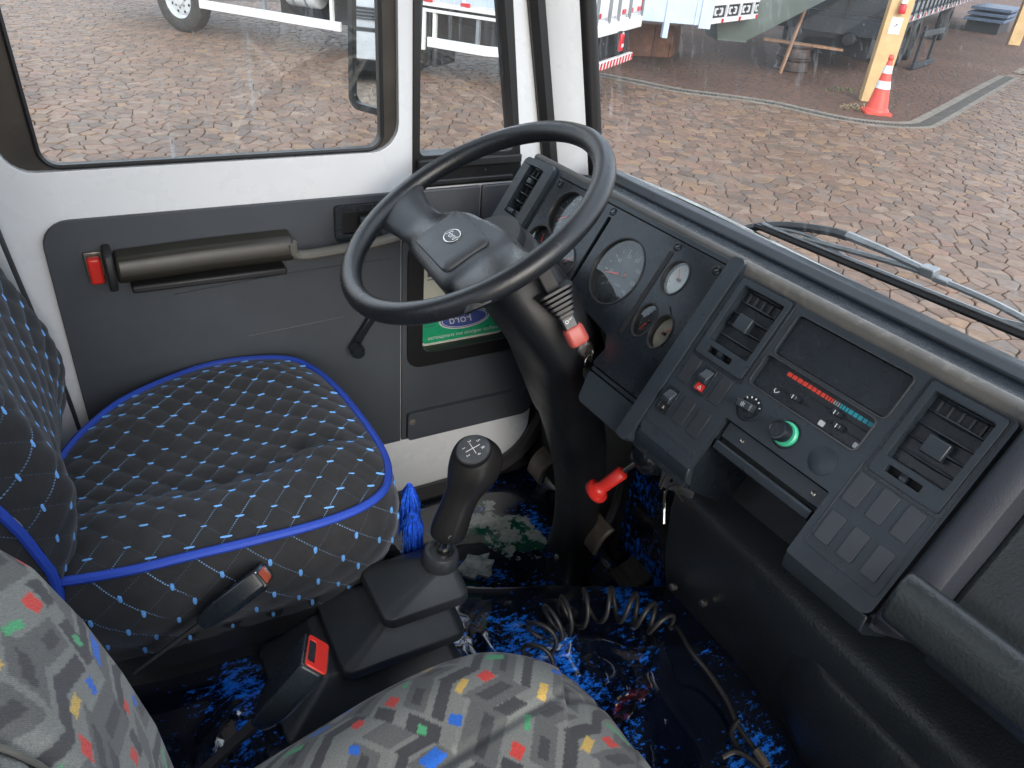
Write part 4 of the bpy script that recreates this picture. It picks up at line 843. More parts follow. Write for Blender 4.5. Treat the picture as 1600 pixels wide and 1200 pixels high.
# --- right end: blue-grey upright, recessed passenger pad and the ledge below it
g = G(); g.rings([[at(D, .492+(u_-.492)*kk, v, w_ if kk == 1 else min(w_, .018)) for u_, w_ in ((.492, -.09), (.492, .021), (.497, .028), (.502, .0295), (.517, .0280), (.525, .023), (.536, -.016), (.540, -.09))] for v, kk in ((-.212, .25), (-.206, .55), (-.196, 1), (-.15, 1), (.0, 1), (.055, 1), (.066, 1))]); ob('upright_ridge', g, 'ridge', ds, bevel=.006, seg=4)
sect_x(.531, 1.2, [(.640, 1.612), (.660, 1.640), (.70, 1.700), (.745, 1.775), (.752, 1.812), (.765, 1.824), (.79, 1.80), (.79, 1.55), (.66, 1.55)], 'passenger_pad', 'leather2', .008)
sect_x(.508, 1.2, [(.620, 1.655), (.604, 1.690), (.594, 1.6935), (.583, 1.687), (.574, 1.668), (.572, 1.650), (.578, 1.636), (.598, 1.626), (.64, 1.612), (.70, 1.625)], 'ledge_pad', 'leather2', .006, sg=4, ang=60)
sect_x(.53, 1.2, [(.635, 1.60), (.69, 1.56), (.76, 1.50), (.79, 1.55), (.70, 1.63)], 'under_pad', 'rubber', .004)
# --- heater box standing on the tunnel under the dash
hb = thing('heater_box', 'big black leather-grained heater box under the middle of the dashboard', 'heater box', (.88, 0, 1.11))
g = G(); rs = []
for y, dx, dz in ((.292, .012, -.012), (.284, 0, 0), (.06, 0, .0), (-.02, -.010, .006), (-.10, -.012, .008), (-.50, -.02, .02), (-.93, -.02, .02)):
    x0 = .798+dx; zt = 1.372+dz
    rs.append([(x0+.045, y, 1.095), (x0+.016, y, 1.2), (x0+.002, y, zt-.05), (x0+.004, y, zt-.022), (x0+.014, y, zt-.006), (x0+.03, y, zt+.002), (x0+.10, y, zt+.028), (x0+.16, y, zt+.035), (.99, y, zt+.03), (.99, y, 1.095)])
g.rings(rs); ob('casing', g, 'leather', hb, bevel=.006, seg=3, ang=60)
g = G(); rs = []
for y, k in ((-.005, 0), (-.055, .6), (-.095, 1), (-.5, 1), (-.93, 1)):
    x0 = .80-.035*k; rs.append([(x0+.05, y, 1.095), (x0+.01, y, 1.19), (x0+.004, y, 1.285), (x0+.016, y, 1.318), (x0+.045, y, 1.328), (.9, y, 1.328), (.9, y, 1.095)])
g.rings(rs); ob('front_bulge', g, 'leather', hb, bevel=.008, seg=3, ang=60)
for y, z in ((.16, 1.20), (.235, 1.165)):
    g = G(); g.lathe(fr((.799+(.006 if z < 1.18 else .004), y, z), (0, -1, 0), (.1, 0, 1)), [(.0075, -.004), (.0072, .003), (.004, .005), (.0006, .0045)], 14); ob('screw', g, 'steel', hb)
# bracket, loose cables and the dark valve beside it, with the red pull knob
br = thing('mounting_bracket', 'drilled bare metal bracket with loose wires under the dashboard', 'bracket', (.73, .22, 1.45))
FBk = fr((.735, .222, 1.462), (.15, -.9, .25), (.35, .1, .8))
g = G(); g.prism(FBk, rr(-.032, .034, -.028, .028, .003), -.001, .001, holes=[ell(-.014, .012, .0035, .0035, 10), ell(-.012, -.013, .003, .003, 10), ell(.018, .004, .006, .006, 14)]); ob('plate', g, 'steel', br, bevel=.0006)
g = G(); g.blk(FBk, -.034, -.0318, -.03, .03, -.016, .001); ob('flange', g, 'steel', br)
g = G(); g.tube(spline([at(FBk, x, y, z) for x, y, z in ((-.02, -.03, .012), (-.008, 0, .02), (.010, .012, .018), (.020, -.004, .015), (.006, -.018, .014), (.025, -.035, .01))], 6), .0022, 6); g.tube(spline([at(FBk, x, y, z) for x, y, z in ((.03, .02, .008), (.012, -.01, .022), (-.01, -.03, .010), (-.012, -.06, 0))], 6), .0017, 6); ob('wire', g, 'rubber', br)
for x, y in ((.004, -.022), (.026, .01)):
    g = G(); g.lathe(sub(FBk, x, y, .001), [(.005, 0), (.005, .006), (.0028, .0065), (.0028, .014)], 6); ob('bolt', g, 'steel', br)
g = G(); g.tube([at(FBk, -.02, -.034, 0), at(FBk, -.012, -.085, -.01)], .0025, 6); ob('rod', g, 'chrome', br)
vv_ = thing('black_valve', 'round black rubber-booted valve hanging under the dashboard beside the metal bracket', 'valve', (.75, .31, 1.40))
g = G(); F = fr((.775, .34, 1.405), (0, -1, .1), (.3, 0, .9)); g.lathe(F, [(.026, -.04), (.034, -.02), (.034, .006), (.028, .012), (.024, .022), (.018, .026), (.010, .028)], 24); ob('body', g, 'dash2', vv_)
g = G(); g.blk(fr((.735, .365, 1.505), (.3, -.6, .3), (.3, .2, .9)), -.013, .013, -.03, .03, -.001, .001); ob('steel_tab', g, 'steel', vv_)
g = G(); g.lathe(fr((.70, .30, 1.50), (0, -1, 0), (.4, 0, .8)), [(.006, 0), (.006, .006), (.002, .008)], 6); ob('brass_bolt', g, 'steel', vv_)
rk = thing('pull_knob', 'bright red mushroom-ended pull knob hanging beside the steering column', 'pull knob', (.70, .33, 1.33))
ka = A(.735, .352, 1.372); kd = unit(A(-.42, .36, -.75)); F = fr(ka, np.cross(kd, A(0, 0, 1)), np.cross(kd, np.cross(kd, A(0, 0, 1)))); F = (F[0], F[1], F[2], kd)
g = G(); g.lathe(F, [(.009, 0), (.0125, .003), (.012, .040), (.0115, .052), (.015, .060), (.022, .063), (.0235, .069), (.022, .075), (.014, .079), (.001, .080)], 28); ob('handle', g, 'red', rk, ang=50)
g = G(); g.tube([ka-kd*.035, ka+kd*.002], .0045, 8); ob('rod', g, 'chrome', rk)
# ================================================================== SEATS
def sm(a, b, x): t = max(0., min(1., (x-a)/(b-a))); return t*t*(3-2*t)
def puff(a, b, h=.0066):   # quilted relief: seams at whole numbers of the lattice
    return h*(abs(math.sin(math.pi*a))*abs(math.sin(math.pi*b)))**.42
dseat = thing('driver_seat', 'driver seat in a black quilted cover with blue stitching, blue piping and tassels', 'seat', (.1, .66, .95))
PQ = .0505
CX, CY, HX, HY = .105, .662, .246, .262
def plan(pts, cor, c):
    """maps a square onto a closed plan outline; cor are the outline points the square's corners go to"""
    sp = np.array(spline([A(*p) for p in pts], 8, True)); N = len(sp); segs = []
    for k in range(4):
        a, b = cor[k]*8, (cor[(k+1) % 4]*8 if k < 3 else N+cor[0]*8)
        q = np.array([sp[i % N] for i in range(a, b+1)]); d = np.r_[0, np.cumsum(np.linalg.norm(np.diff(q, axis=0), axis=1))]; segs.append((q, d/d[-1]))
    def f(s, t):
        e = max(abs(s), abs(t))
        if e < 1e-9: return c
        a, b = s/e, t/e
        k, u = (0, a) if b <= -1+1e-9 else (1, b) if a >= 1-1e-9 else (2, -a) if b >= 1-1e-9 else (3, -b)
        q, d = segs[k]; u = (u+1)/2
        return c[0]+e*(np.interp(u, d, q[:, 0])-c[0]), c[1]+e*(np.interp(u, d, q[:, 1])-c[1])
    return f
top_xy = plan([(-.165, .445), (-.070, .421), (.028, .415), (.114, .410), (.208, .408), (.282, .420), (.330, .455), (.353, .528), (.351, .648), (.338, .77), (.314, .861), (.275, .905), (.192, .928), (.107, .921), (-.011, .865), (-.078, .798), (-.118, .735), (-.150, .66), (-.165, .56), (-.172, .49)], (0, 6, 10, 15), (CX, CY))
def top_z(s, t):
    e = max(abs(s), abs(t)); z = 1.392+.016*(1-e**4)
    z += .020*math.exp(-((t+.66)/.22)**2)*(1-abs(s)**6)+.012*math.exp(-((t-.70)/.2)**2)*(1-abs(s)**6)
    z -= .022*math.exp(-((t+.15)/.5)**2-((s+.25)/.7)**2)
    z -= .010*math.exp(-((t+.40)/.10)**2)*sm(-.9, .1, s)*(1-abs(s)**4)
    z += .016*math.exp(-((s-.72)/.28)**2)*(1-t*t)
    return z
def lat(x, y): return (x+y*1.0)/PQ, (x-y*1.0)/PQ
g = G(); uvs = []
NS = 130
def cush(u, v):
    s, t = u*2-1, v*2-1; x, y = top_xy(s, t); a, b = lat(x, y); e = max(abs(s), abs(t))
    uvs.append((a, b)); return (x, y, top_z(s, t)+puff(a, b)*(1-e**8))
g.grid(cush, NS, NS); ob('cushion', g, 'quilt', dseat, uv=uvs, ang=180)
# stitches at the corners of the quilting, on top
inv = {}
g = G()
grid_s = [(top_xy(i/40-1, j/40-1), (i/40-1, j/40-1)) for i in range(81) for j in range(81)]
pts = np.array([q[0] for q in grid_s])
def stitch(g, p, d, n, L=.0135, W=.0031, H=.0025):
    d = unit(d); n = unit(n); F = (A(*p), d, np.cross(n, d), n); g.rings([[at(F, x, y*k, z*k) for y, z in ((-W/2, -.001), (-W/2, H*.5), (0, H), (W/2, H*.5), (W/2, -.001))] for x, k in ((-L/2, .7), (-L/4, 1), (L/4, 1), (L/2, .7))])
for i in range(-30, 31):
    for j in range(-30, 31):
        x, y = (i+j)*PQ/2, (i-j)*PQ/2
        d2 = ((pts-A(x, y))**2).sum(1); k = int(d2.argmin())
        if d2[k] > .00012: continue
        s, t = grid_s[k][1]
        if max(abs(s), abs(t)) > .955: continue
        h = top_z(s, t); ds_ = .02; zx = (top_z(min(1, s+ds_), t)-h)/(ds_*HX); zy = (top_z(s, min(1, t+ds_))-h)/(ds_*HY)
        stitch(g, (x, y, h+.0004), (1, -.12, zx-.12*zy), (-zx, -zy, 1), L=.0145*rng.uniform(.8, 1.15))
ob('stitches', g, 'stitch', dseat, kind='stuff')
# perimeter: piping and skirt
per = []
NP = 160
for k in range(NP):
    q = k/NP*4; sdx = int(q); f = (q-sdx)*2-1
    s, t = ((f, -1), (1, f), (-f, 1), (-1, -f))[sdx]
    x, y = top_xy(s, t); per.append(A(x, y, top_z(s, t)))
g = G(); g.tube([p+A(0, 0, .002) for p in per], .0068, 8, closed=True); ob('piping', g, 'piping', dseat)
cen = A(CX, CY, 0)
cum = [0.]
for k in range(NP): cum.append(cum[-1]+float(np.linalg.norm(per[(k+1) % NP][:2]-per[k][:2])))
g = G(); uvs = []; NV = 34; PS = .066
rows = []
def skirt_pt(k, v, lift=0.):
    p = per[k % NP]; o = unit((p-cen)*A(1, 1, 0)); bul = .020*math.sin(math.pi*min(1, v*1.15))-.012*v
    z1 = 1.215+.03*sm(.0, .25, p[0]-.1)*0
    L = cum[k]; a = (L+(p[2]-z1)*v)/PS; b = (L-(p[2]-z1)*v)/PS
    h = puff(a, b, .0045)*min(1, v*6)+lift
    q = p+o*(bul+h); q = A(q[0], q[1], p[2]-.004-(p[2]-z1)*v); return q, a, b, o
for v in range(NV+1):
    r = []
    for k in range(NP+1):
        q, a, b, o = skirt_pt(k, v/NV); r.append(q); uvs.append((a, b))
    rows.append(r)
# finer along the edge: interpolate twice
def fine(rows):
    out = []
    for r in rows:
        o = []
        for k in range(len(r)-1): o += [r[k], (r[k]+r[k+1])/2]
        out.append(o+[r[-1]])
    return out
g.rings(rows, closed=False); ob('skirt', g, 'quilt', dseat, uv=uvs, ang=180)
g = G(); seen_ = set()
for k in range(NP):
    for v in range(1, NV):
        q, a, b, o = skirt_pt(k, v/NV)
        ia, ib = round(a), round(b)
        if (ia, ib) in seen_: continue
        Lw = (ia+ib)*PS/2; zw = (ia-ib)*PS/2
        if zw < .012 or zw > .165: continue
        kk = min(range(NP), key=lambda m: abs(cum[m]-Lw))
        if abs(cum[kk]-Lw) > .02: continue
        vv = zw/(per[kk][2]-1.215); 
        if not 0.05 < vv < .97: continue
        q, a, b, o = skirt_pt(kk, vv, .001); seen_.add((ia, ib))
        stitch(g, q, (0, 0, 1), o, L=.012, W=.0055)
ob('side_stitches', g, 'stitch', dseat, kind='stuff')
g = G(); g.rings([[A(CX, CY, z)+(per[k]-A(CX, CY, per[k][2]))*q for k in range(0, NP, 4)] for z, q in ((1.23, .97), (1.16, .93), (1.15, .85), (1.10, .85))]); ob('seat_pan', g, 'rubber', dseat)
g = G(); g.blk(WF, -.10, .30, .58, .86, .893, 1.12); ob('pedestal', g, 'rubber', dseat, bevel=.01)
g = G(); g.tube([A(-.05, .565, 1.125), A(.33, .565, 1.125)], .014, 8); g.tube([A(.30, .52, 1.19), A(.36, .52, 1.175), A(.385, .52, 1.12)], .014, 8); ob('rail', g, 'rubber', dseat)
# tassels on the near front corner
for cx, cy, zt, L, n in ((.378, .474, 1.362, .125, 60), (.374, .446, 1.330, .13, 60), (.362, .424, 1.25, .11, 50)):
    g = G()
    for k in range(n):
        a = rng.uniform(0, 6.28); r = .019*math.sqrt(rng.uniform(.02, 1)); x, y = cx+.8*r*math.cos(a), cy+r*1.3*math.sin(a); j = rng.uniform(-.004, .004, 4)
        g.tube([A(cx+.3*(x-cx), cy+.3*(y-cy), zt), A(x+j[0], y+j[1], zt-.03), A(x+j[2], y+j[3], zt-.6*L), A(x+j[1], y+j[0]*1.6, zt-L*rng.uniform(.8, 1.08))], [.0013, .0017, .0014, .0011], 4)
    ob('tassel', g, 'tassel', dseat)
# backrest: bulging front face, wing edge with blue piping, side
def bx(z): return np.interp(z, [1.28, 1.36, 1.42, 1.50, 1.56, 1.64, 1.72, 1.85, 2.05, 2.25], [-.150, -.132, -.114, -.104, -.114, -.140, -.170, -.222, -.300, -.37])
def bpt(t, z):
    hw = .235-.012*sm(1.75, 2.2, z); y = .665+hw*t
    wing = .030*math.exp(-((abs(t)-.74)/.16)**2)*sm(1.3, 1.5, z)
    x = bx(z)-np.interp(z, [1.3, 1.38, 1.5, 1.6, 2.2], [.004, .012, .055, .075, .09])*max(0, (abs(t)-.72)/.28)**2.2+wing*.35-.012*(1-t*t)
    return x, y
g = G(); uvs = []
def bk(u, v):
    t, z = u*2-1, 1.30+.95*v; x, y = bpt(t, z); L = .235*t; a, b = (L+z)/.054, (L-z)/.054
    uvs.append((a, b)); return (x+puff(a, b)*.95, y, z+.25*puff(a, b))
g.grid(bk, 90, 190); bq = ob('backrest', g, 'quilt', dseat, uv=uvs, ang=180)
g = G()
for i in range(-60, 60):
    for j in range(-60, 60):
        L, z = (i+j)*.027, (i-j)*.027; t = L/.235
        if abs(t) > .93 or not 1.33 < z < 2.2: continue
        x, y = bpt(t, z); x2, y2 = bpt(t, z+.01); stitch(g, (x+.0005, y, z), (x2-x, .003, .01), (1, 0, -(x2-x)/.01), L=.013)
ob('back_stitches', g, 'stitch', dseat, kind='stuff')
edge = {}
for sg in (-1, 1):
    e = [A(*bpt(sg*1.0, z), z)+A(-.002, 0, 0) for z in np.linspace(1.30, 2.25, 40)]; edge[sg] = e
    g = G(); g.tube(e, .0068, 8); ob('piping', g, 'piping', dseat)
    g = G(); g.rings([[p, p+A(-.035, sg*.012, 0), p+A(-.08, sg*.006, 0), p+A(-.115, -sg*.02, 0)] for p in e], closed=False)
    ob('back_side', g, 'quilt', dseat, uv=[((k % 4)*.035/.06+(k//4)*.024/.06, (k % 4)*.035/.06-(k//4)*.024/.06) for k in range(len(g.v))], ang=180)
g = G(); g.blk(WF, -.27, -.235, .45, .88, 1.25, 1.6); ob('back_shell', g, 'rubber', dseat, bevel=.01)
g = G(); g.blk(WF, -.20, -.13, .425, .445, 1.235, 1.33); rcn = ob('recliner', g, 'rubber', dseat, bevel=.006)
g = G(); g.tube([A(-.165, .424, 1.30), A(-.145, .420, 1.285), A(-.132, .42, 1.26)], .006, 6); ob('catch', g, 'steel', rcn)

# ------------------------------------------------------------------ passenger seat in woven fabric
pseat = thing('passenger_seat', 'passenger bench seat in grey woven fabric with red, blue, green and yellow patches', 'seat', (.1, -.35, 1.0))
LIGHT, MID, DARK = A(.178, .182, .168), A(.100, .101, .098), A(.046, .045, .049)
PAL = [A(.012, .12, .52), A(.55, .045, .035), A(.07, .34, .15), A(.55, .36, .09)]
def hsh(a, b, k=0):
    v = np.sin(a*127.1+b*311.7+k*74.7)*43758.5453; return v-np.floor(v)
TILE_W, TILE_H = .196, .158      # one repeat of the woven design, shapes below in centimetres
D_, M_, W_ = 0, 1, 2
SH = [(M_, (0, 0, 5, 1.2, 5, 5, 0, 3.8)), (D_, (.5, 1.3, 4.4, 2.2, 4.4, 3.3, .5, 2.4)), (D_, (5, 1.2, 7, 0, 7, 1.5, 5, 2.8)), (M_, (5, 2.8, 8.5, .6, 8.5, 3.7, 5, 6)), (D_, (5.6, 3.5, 8, 2, 8, 3.3, 5.6, 4.9)),
      (W_, (0, 3.9, 5, 5.1, 5, 5.5, 0, 4.3)), (D_, (8.5, .5, 13, 1.9, 13, 2.9, 8.5, 1.5)), (M_, (8.5, 2.3, 13, 3.7, 13, 6, 8.5, 4.6)), (D_, (9.2, 3.4, 12.4, 4.4, 12.4, 5.1, 9.2, 4.1)), (D_, (13, 1.9, 15.8, .3, 15.8, 1.8, 13, 3.4)),
      (M_, (13, 4.2, 15.8, 2.6, 15.8, 5.7, 13, 7.3)), (W_, (13, 3.5, 15.8, 1.9, 15.8, 2.3, 13, 3.9)), (D_, (2, 6.2, 6, 7.4, 6, 8.7, 2, 7.5)), (M_, (2, 8.2, 6, 9.4, 6, 11.7, 2, 10.5)), (D_, (2.6, 9.0, 4.6, 9.6, 4.6, 10.6, 2.6, 10.0)),
      (D_, (6, 7.4, 8.6, 5.8, 8.6, 7.4, 6, 9)), (M_, (6, 9.8, 8.6, 8.2, 8.6, 11.2, 6, 12.8)), (D_, (6.5, 10.6, 8.2, 9.5, 8.2, 10.5, 6.5, 11.6)), (D_, (8.6, 5.9, 13.6, 7.3, 13.6, 8.3, 8.6, 6.9)), (W_, (8.6, 7.2, 13.6, 8.6, 13.6, 9.0, 8.6, 7.6)),
      (M_, (9.2, 8.5, 13, 9.7, 13, 12.5, 9.2, 11.3)), (D_, (9.8, 9.6, 12.3, 10.4, 12.3, 11.3, 9.8, 10.5)), (D_, (13.6, 7.4, 15.8, 6.1, 15.8, 7.4, 13.6, 8.7)), (M_, (13.6, 9.3, 15.8, 8, 15.8, 11, 13.6, 12.3)), (D_, (0, 5.6, 1.6, 6.1, 1.6, 9.6, 0, 9.0)), (D_, (0, 10.4, 1.4, 10.8, 1.4, 12.8, 0, 12.4)),
      (3, (2.3, 4.6, 3.3, 4.9, 3.1, 6.1, 2.1, 5.8)), (4, (7.2, 4.6, 8.3, 4.0, 8.7, 5.2, 7.6, 5.8)), (5, (10.3, 6.0, 11.2, 4.5, 12.3, 4.9, 11.4, 6.4)), (6, (5.2, 6.1, 6.9, 6.1, 6.9, 6.9, 5.2, 6.9)), (3, (13.6, 5.1, 15.4, 4.4, 15.5, 5.8, 13.7, 6.5)),
      (4, (1.6, 11.2, 2.9, 11.3, 3.1, 12.5, 1.8, 12.4)), (6, (8.2, 11.6, 9.9, 11.9, 9.6, 12.7, 7.9, 12.4)), (5, (4.6, 11.6, 6.2, 12.2, 6.0, 12.7, 4.4, 12.1)), (3, (12.1, 11.4, 12.9, 11.8, 12.6, 12.7, 11.8, 12.3)), (4, (14.2, .3, 15.2, 0, 15.4, .9, 14.4, 1.2)), (5, (.2, 7.0, 1.0, 7.3, 1.0, 8.2, .2, 7.9))]
def pattern(u, v):
    """flat woven print (u, v in metres): angular light and dark slabs, thin pale lines and small coloured patches"""
    x = (np.asarray(u)/TILE_W % 1)*15.8; y = (np.asarray(v)/TILE_H % 1)*12.8
    c = np.tile(LIGHT, (len(x), 1)); cols = [DARK, MID, LIGHT*1.12, PAL[0], PAL[1], PAL[2], PAL[3]]
    for k, q in SH:
        p = [(q[i], q[i+1]) for i in range(0, len(q), 2)]; ins = np.ones(len(x), bool); sg = 1 if area(p) > 0 else -1
        for i in range(len(p)):
            (x0, y0), (x1, y1) = p[i-1], p[i]; ins &= sg*((x1-x0)*(y-y0)-(y1-y0)*(x-x0)) >= 0
        c[ins] = cols[k]
    return c
def pc_xy(s, t):
    x = s*math.sqrt(1-t*t*.44/2); y = t*math.sqrt(1-s*s*.44/2); return x, y
pplan = plan([(-.12, -.95), (.2, -.95), (.45, -.95), (.455, -.5), (.452, -.126), (.447, -.074), (.442, -.012), (.416, .060), (.355, .110), (.285, .126), (.2, .126), (.1, .111), (0, .092), (-.12, .07), (-.125, -.4)], (0, 2, 7, 13), (.16, -.42))
def pcush(u, v):
    s, t = v*2-1, u*2-1
    x, y = pplan(s, t); e = max(abs(s), abs(t)); d = (1-e)*(.29 if abs(s) > abs(t) else .54)
    z = 1.418-.010*(1-min(1, max(0, (x+.12)/.3)))+.016*math.exp(-((x-.33)/.12)**2)
    z -= .070*(1-min(1, d/.10))**2.2
    seam = abs((y+.035)-.10*(x-.2)); z -= .006*math.exp(-(seam/.006)**2)
    return (x, y, z)
nu, nv = 540, 290
g = G(); g.grid(pcush, nu, nv)
P = np.array(g.v); arc = P[:, 0]+.0*P[:, 2]
drop_ = np.maximum(0, 1.40-P[:, 2])
tint = pattern(P[:, 0]*.80+P[:, 1]*.60+drop_*.4+.03, P[:, 1]*.80-P[:, 0]*.60+drop_*.6+.05)
ob('seat_cushion', g, 'woven', pseat, tint=tint, ang=180)
g = G(); e = [A(*pcush(1, k/30)) for k in range(31)]+[A(*pcush(1-k/30, 1)) for k in range(1, 31)]
g.rings([[p, p+A(0, 0, -.05)+unit((p-A(.1, -.3, p[2])))*.012, p+A(0, 0, -.14)] for p in e], closed=False)
P = np.array(g.v); ob('cushion_side', g, 'woven', pseat, tint=pattern(P[:, 1]+P[:, 0], P[:, 2]), ang=180)
g = G(); g.blk(WF, -.10, .36, -.9, .03, 1.11, 1.30); ob('seat_base', g, 'rubber', pseat, bevel=.01)
def pbx(z): return np.interp(z, [1.30, 1.40, 1.47, 1.56, 1.64, 1.71, 1.77, 1.80, 1.95, 2.1], [-.060, -.040, -.034, -.040, -.053, -.068, -.086, -.104, -.16, -.21])
def pb(u, v):
    z = 1.33+.72*v; t = u   # t: 0 at the driver's side .. 1 towards the camera
    y = .085-.60*t
    x = pbx(z)
    d = .085-y; x -= .075*(1-min(1, d/.055))**2.2
    x -= .010*math.exp(-((y+.115)/.010)**2); x -= .012*sm(-.115, -.2, -abs(y)) if False else 0
    x -= .022*sm(.12, .2, -y)
    return (x, y, z)
g = G(); g.grid(pb, 260, 330); P = np.array(g.v)
ob('seat_back', g, 'woven', pseat, tint=pattern(-P[:, 1]*1.0+.35*P[:, 2], P[:, 2]*1.05+.35*P[:, 1]+.02), ang=180)
g = G(); e = [A(*pb(0, k/40)) for k in range(41)]; g.rings([[p, p+A(-.03, .006, 0), p+A(-.075, -.004, 0), p+A(-.10, -.03, 0)] for p in e], closed=False)
P = np.array(g.v); ob('back_side', g, 'woven', pseat, tint=pattern(P[:, 0]*1.0, P[:, 2]), ang=180)
g = G(); g.tube([A(*pb(.333, k/40))+A(.003, 0, 0) for k in range(41)], .0022, 6); ob('seam_piping', g, 'grip', pseat)
g = G(); g.blk(WF, -.33, -.25, -.9, .06, 1.3, 2.05); ob('back_frame', g, 'rubber', pseat, bevel=.01)

# ------------------------------------------------------------------ belt buckles
def buckle(label, tip, root, foot, mt, sc, upv, slot):
    t = thing('belt_buckle', label, 'belt buckle', tuple(foot), 'seat belt buckles'); tip, root, foot = A(*tip), A(*root), A(*foot)
    ax_ = unit(tip-root); F = fr(root, ax_, upv); L = float(np.linalg.norm(tip-root))
    g = G(); prof = [(-1, -.55), (1, -.55), (1, .35), (.75, .62), (-.75, .62), (-1, .35)]
    g.rings([[at(F, x, y*sc*k, z*sc*k2) for y, z in prof] for x, k, k2 in ((-.004, .60, .55), (.012, .78, .8), (L*.35, .95, 1), (L-.004, 1, 1.0), (L, .96, .95))]); ob('body', g, 'dash2', t, bevel=.003, seg=3)
    g = G(); Ft = (at(F, L, 0, 0), F[2], F[3], F[1])
    if slot:
        g.prism(Ft, rr(-sc*.88, sc*.88, -sc*.42, sc*.5, .004, 3), -.002, .0022, holes=[rr(-sc*.62, sc*.62, -sc*.36, -sc*.05, .002, 2)[::-1]]); ob('release_button', g, mt, t, bevel=.0008)
        g = G(); g.blk(Ft, -sc*.62, sc*.62, -sc*.36, -sc*.05, -.002, .0004); sl_ = ob('slot', g, 'recess', t, flat=True)
        for k in range(9): g = G(); x = -sc*.55+k*sc*.13; g.blk(Ft, x, x+sc*.05, -sc*.34, -sc*.08, .0004, .0014); ob('tooth', g, 'dash', sl_, flat=True)
        g = G(); g.prism(Ft, rr(-sc*.95, sc*.95, -sc*.5, sc*.56, .005, 3), -.003, .0008, holes=[rr(-sc*.885, sc*.885, -sc*.425, sc*.505, .004, 3)[::-1]]); ob('metal_edge', g, 'chrome', t)
    else:
        g.rings([[at(Ft, x, y, z) for x, y in rr(-sc*.72, sc*.72, -sc*.30, sc*.42, .003, 3)] for z in (-.004, .0006)]); ob('release_button', g, mt, t, bevel=.001)
        g = G(); g.prism(Ft, rr(-sc*.92, sc*.92, -sc*.5, sc*.55, .004, 3), -.003, .0014, holes=[rr(-sc*.74, sc*.74, -sc*.32, sc*.44, .003, 3)[::-1]]); ob('metal_edge', g, 'chrome', t)
        g = G(); g.rings([[at(F, L-.012+x, y, z) for y, z in ((-sc*.5, sc*.5), (sc*.5, sc*.5), (sc*.5, -sc*.35), (-sc*.5, -sc*.35))] for x in (.0125, .0126)])
    g = G(); g.rings([[at((p, F[1], F[2], F[3]), 0, y, z) for y, z in ((-q, -.0022), (q, -.0022), (q, .0022), (-q, .0022))] for p, q in ((root+ax_*.006, sc*.55), (root-ax_*.012, sc*.42), (root+(foot-root)*.5, sc*.36), (foot, sc*.36))]); ob('stalk', g, 'belt', t)
buckle('black belt buckle with orange release on a thin stalk against the driver seat side', (.112, .368, 1.366), (.024, .368, 1.312), (-.076, .375, 1.245), 'orange', .028, (-.1, -.75, .62), False)
buckle('black belt buckle with bright red release standing between gear lever base and passenger seat', (.136, .185, 1.390), (.062, .188, 1.306), (-.035, .185, 1.228), 'red', .033, (-.2, -.85, .35), True)

# ------------------------------------------------------------------ gear lever with its stacked rubber boots
gl = thing('gear_lever', 'worn charcoal gear lever with a shift pattern cap rising from stacked rubber boots', 'gear lever', (.28, .36, 1.105))
def hood(x0, x1, y0, y1, z0, tx0, tx1, ty0, ty1, z1, lip, nm):
    g = G(); q = lambda a, b, c, d, z, r: [A(x, y, z) for x, y in rr(a, b, c, d, r, 4)]
    g.rings([q(x0, x1, y0, y1, z0, .020), q(x0-.002, x1+.002, y0-.002, y1+.002, z0+.004, .020), q(x0, x1, y0, y1, z0+lip, .018), q(tx0, tx1, ty0, ty1, z1-.004, .014), q(tx0+.004, tx1-.004, ty0+.004, ty1-.004, z1, .012)]); return ob(nm, g, 'boot', gl, bevel=.002, ang=30)
hood(.100, .400, .255, .455, 1.106, .170, .376, .290, .420, 1.192, .016, 'boot_base')
hood(.195, .398, .272, .438, 1.190, .280, .388, .316, .398, 1.250, .018, 'boot')
hood(.268, .412, .294, .418, 1.246, .358, .406, .330, .380, 1.294, .020, 'boot')
g = G(); g.lathe(fr((.383, .355, 1.289), (1, 0, -.1), (0, 1, 0)), [(.029, 0), (.031, .004), (.029, .022), (.0265, .027), (.020, .028), (.017, .024)], 28); ob('collar', g, 'boot', gl, ang=50)
g = G(); a_ = A(.386, .355, 1.305); b2 = A(.3985, .354, 1.366); g.tube([a_, b2], .0125, 14); ob('shaft', g, 'chrome', gl)
kax = unit(A(.052, .004, .172)); kF = fr(b2, np.cross(A(0, -1, 0), kax), (0, 1, 0)); kF = (b2-kax*.022, unit(np.cross(A(0, 1, 0), kax)), None, kax); kF = (kF[0], kF[1], np.cross(kax, kF[1]), kax)
prof = [(r_, h_*.93, s_) for r_, h_, s_ in [(.021, .000, 0), (.0265, .004, 0), (.0285, .02, 0), (.0272, .05, 0), (.0265, .075, .001), (.0290, .098, .003), (.0350, .120, .005), (.0395, .140, .006), (.0395, .160, .005), (.0360, .177, .004), (.0270, .189, .002), (.0140, .196, .001), (.002, .198, .001)]]
sp2 = spline([A(*p) for p in prof], 3)
g = G(); g.rings([[at(kF, r*1.06*math.cos(2*math.pi*k/32)+sh, r*.92*math.sin(2*math.pi*k/32), h) for k in range(32)] for r, h, sh in sp2]); kn_ = ob('knob', g, 'knobm', gl, ang=60)
tF = sub(kF, -.002, -.004, .1745); tl = unit(kax+A(-.62, -.36, .0)); tF = fr(at(kF, .005, .0, .142)+tl*.0420, np.cross(A(0, 1, 0), tl), np.cross(tl, np.cross(A(0, 1, 0), tl)))
tF = (tF[0], tF[1], tF[2], tF[3]) if tF[3].dot(tl) > 0 else (tF[0], -tF[1], tF[2], -tF[3])
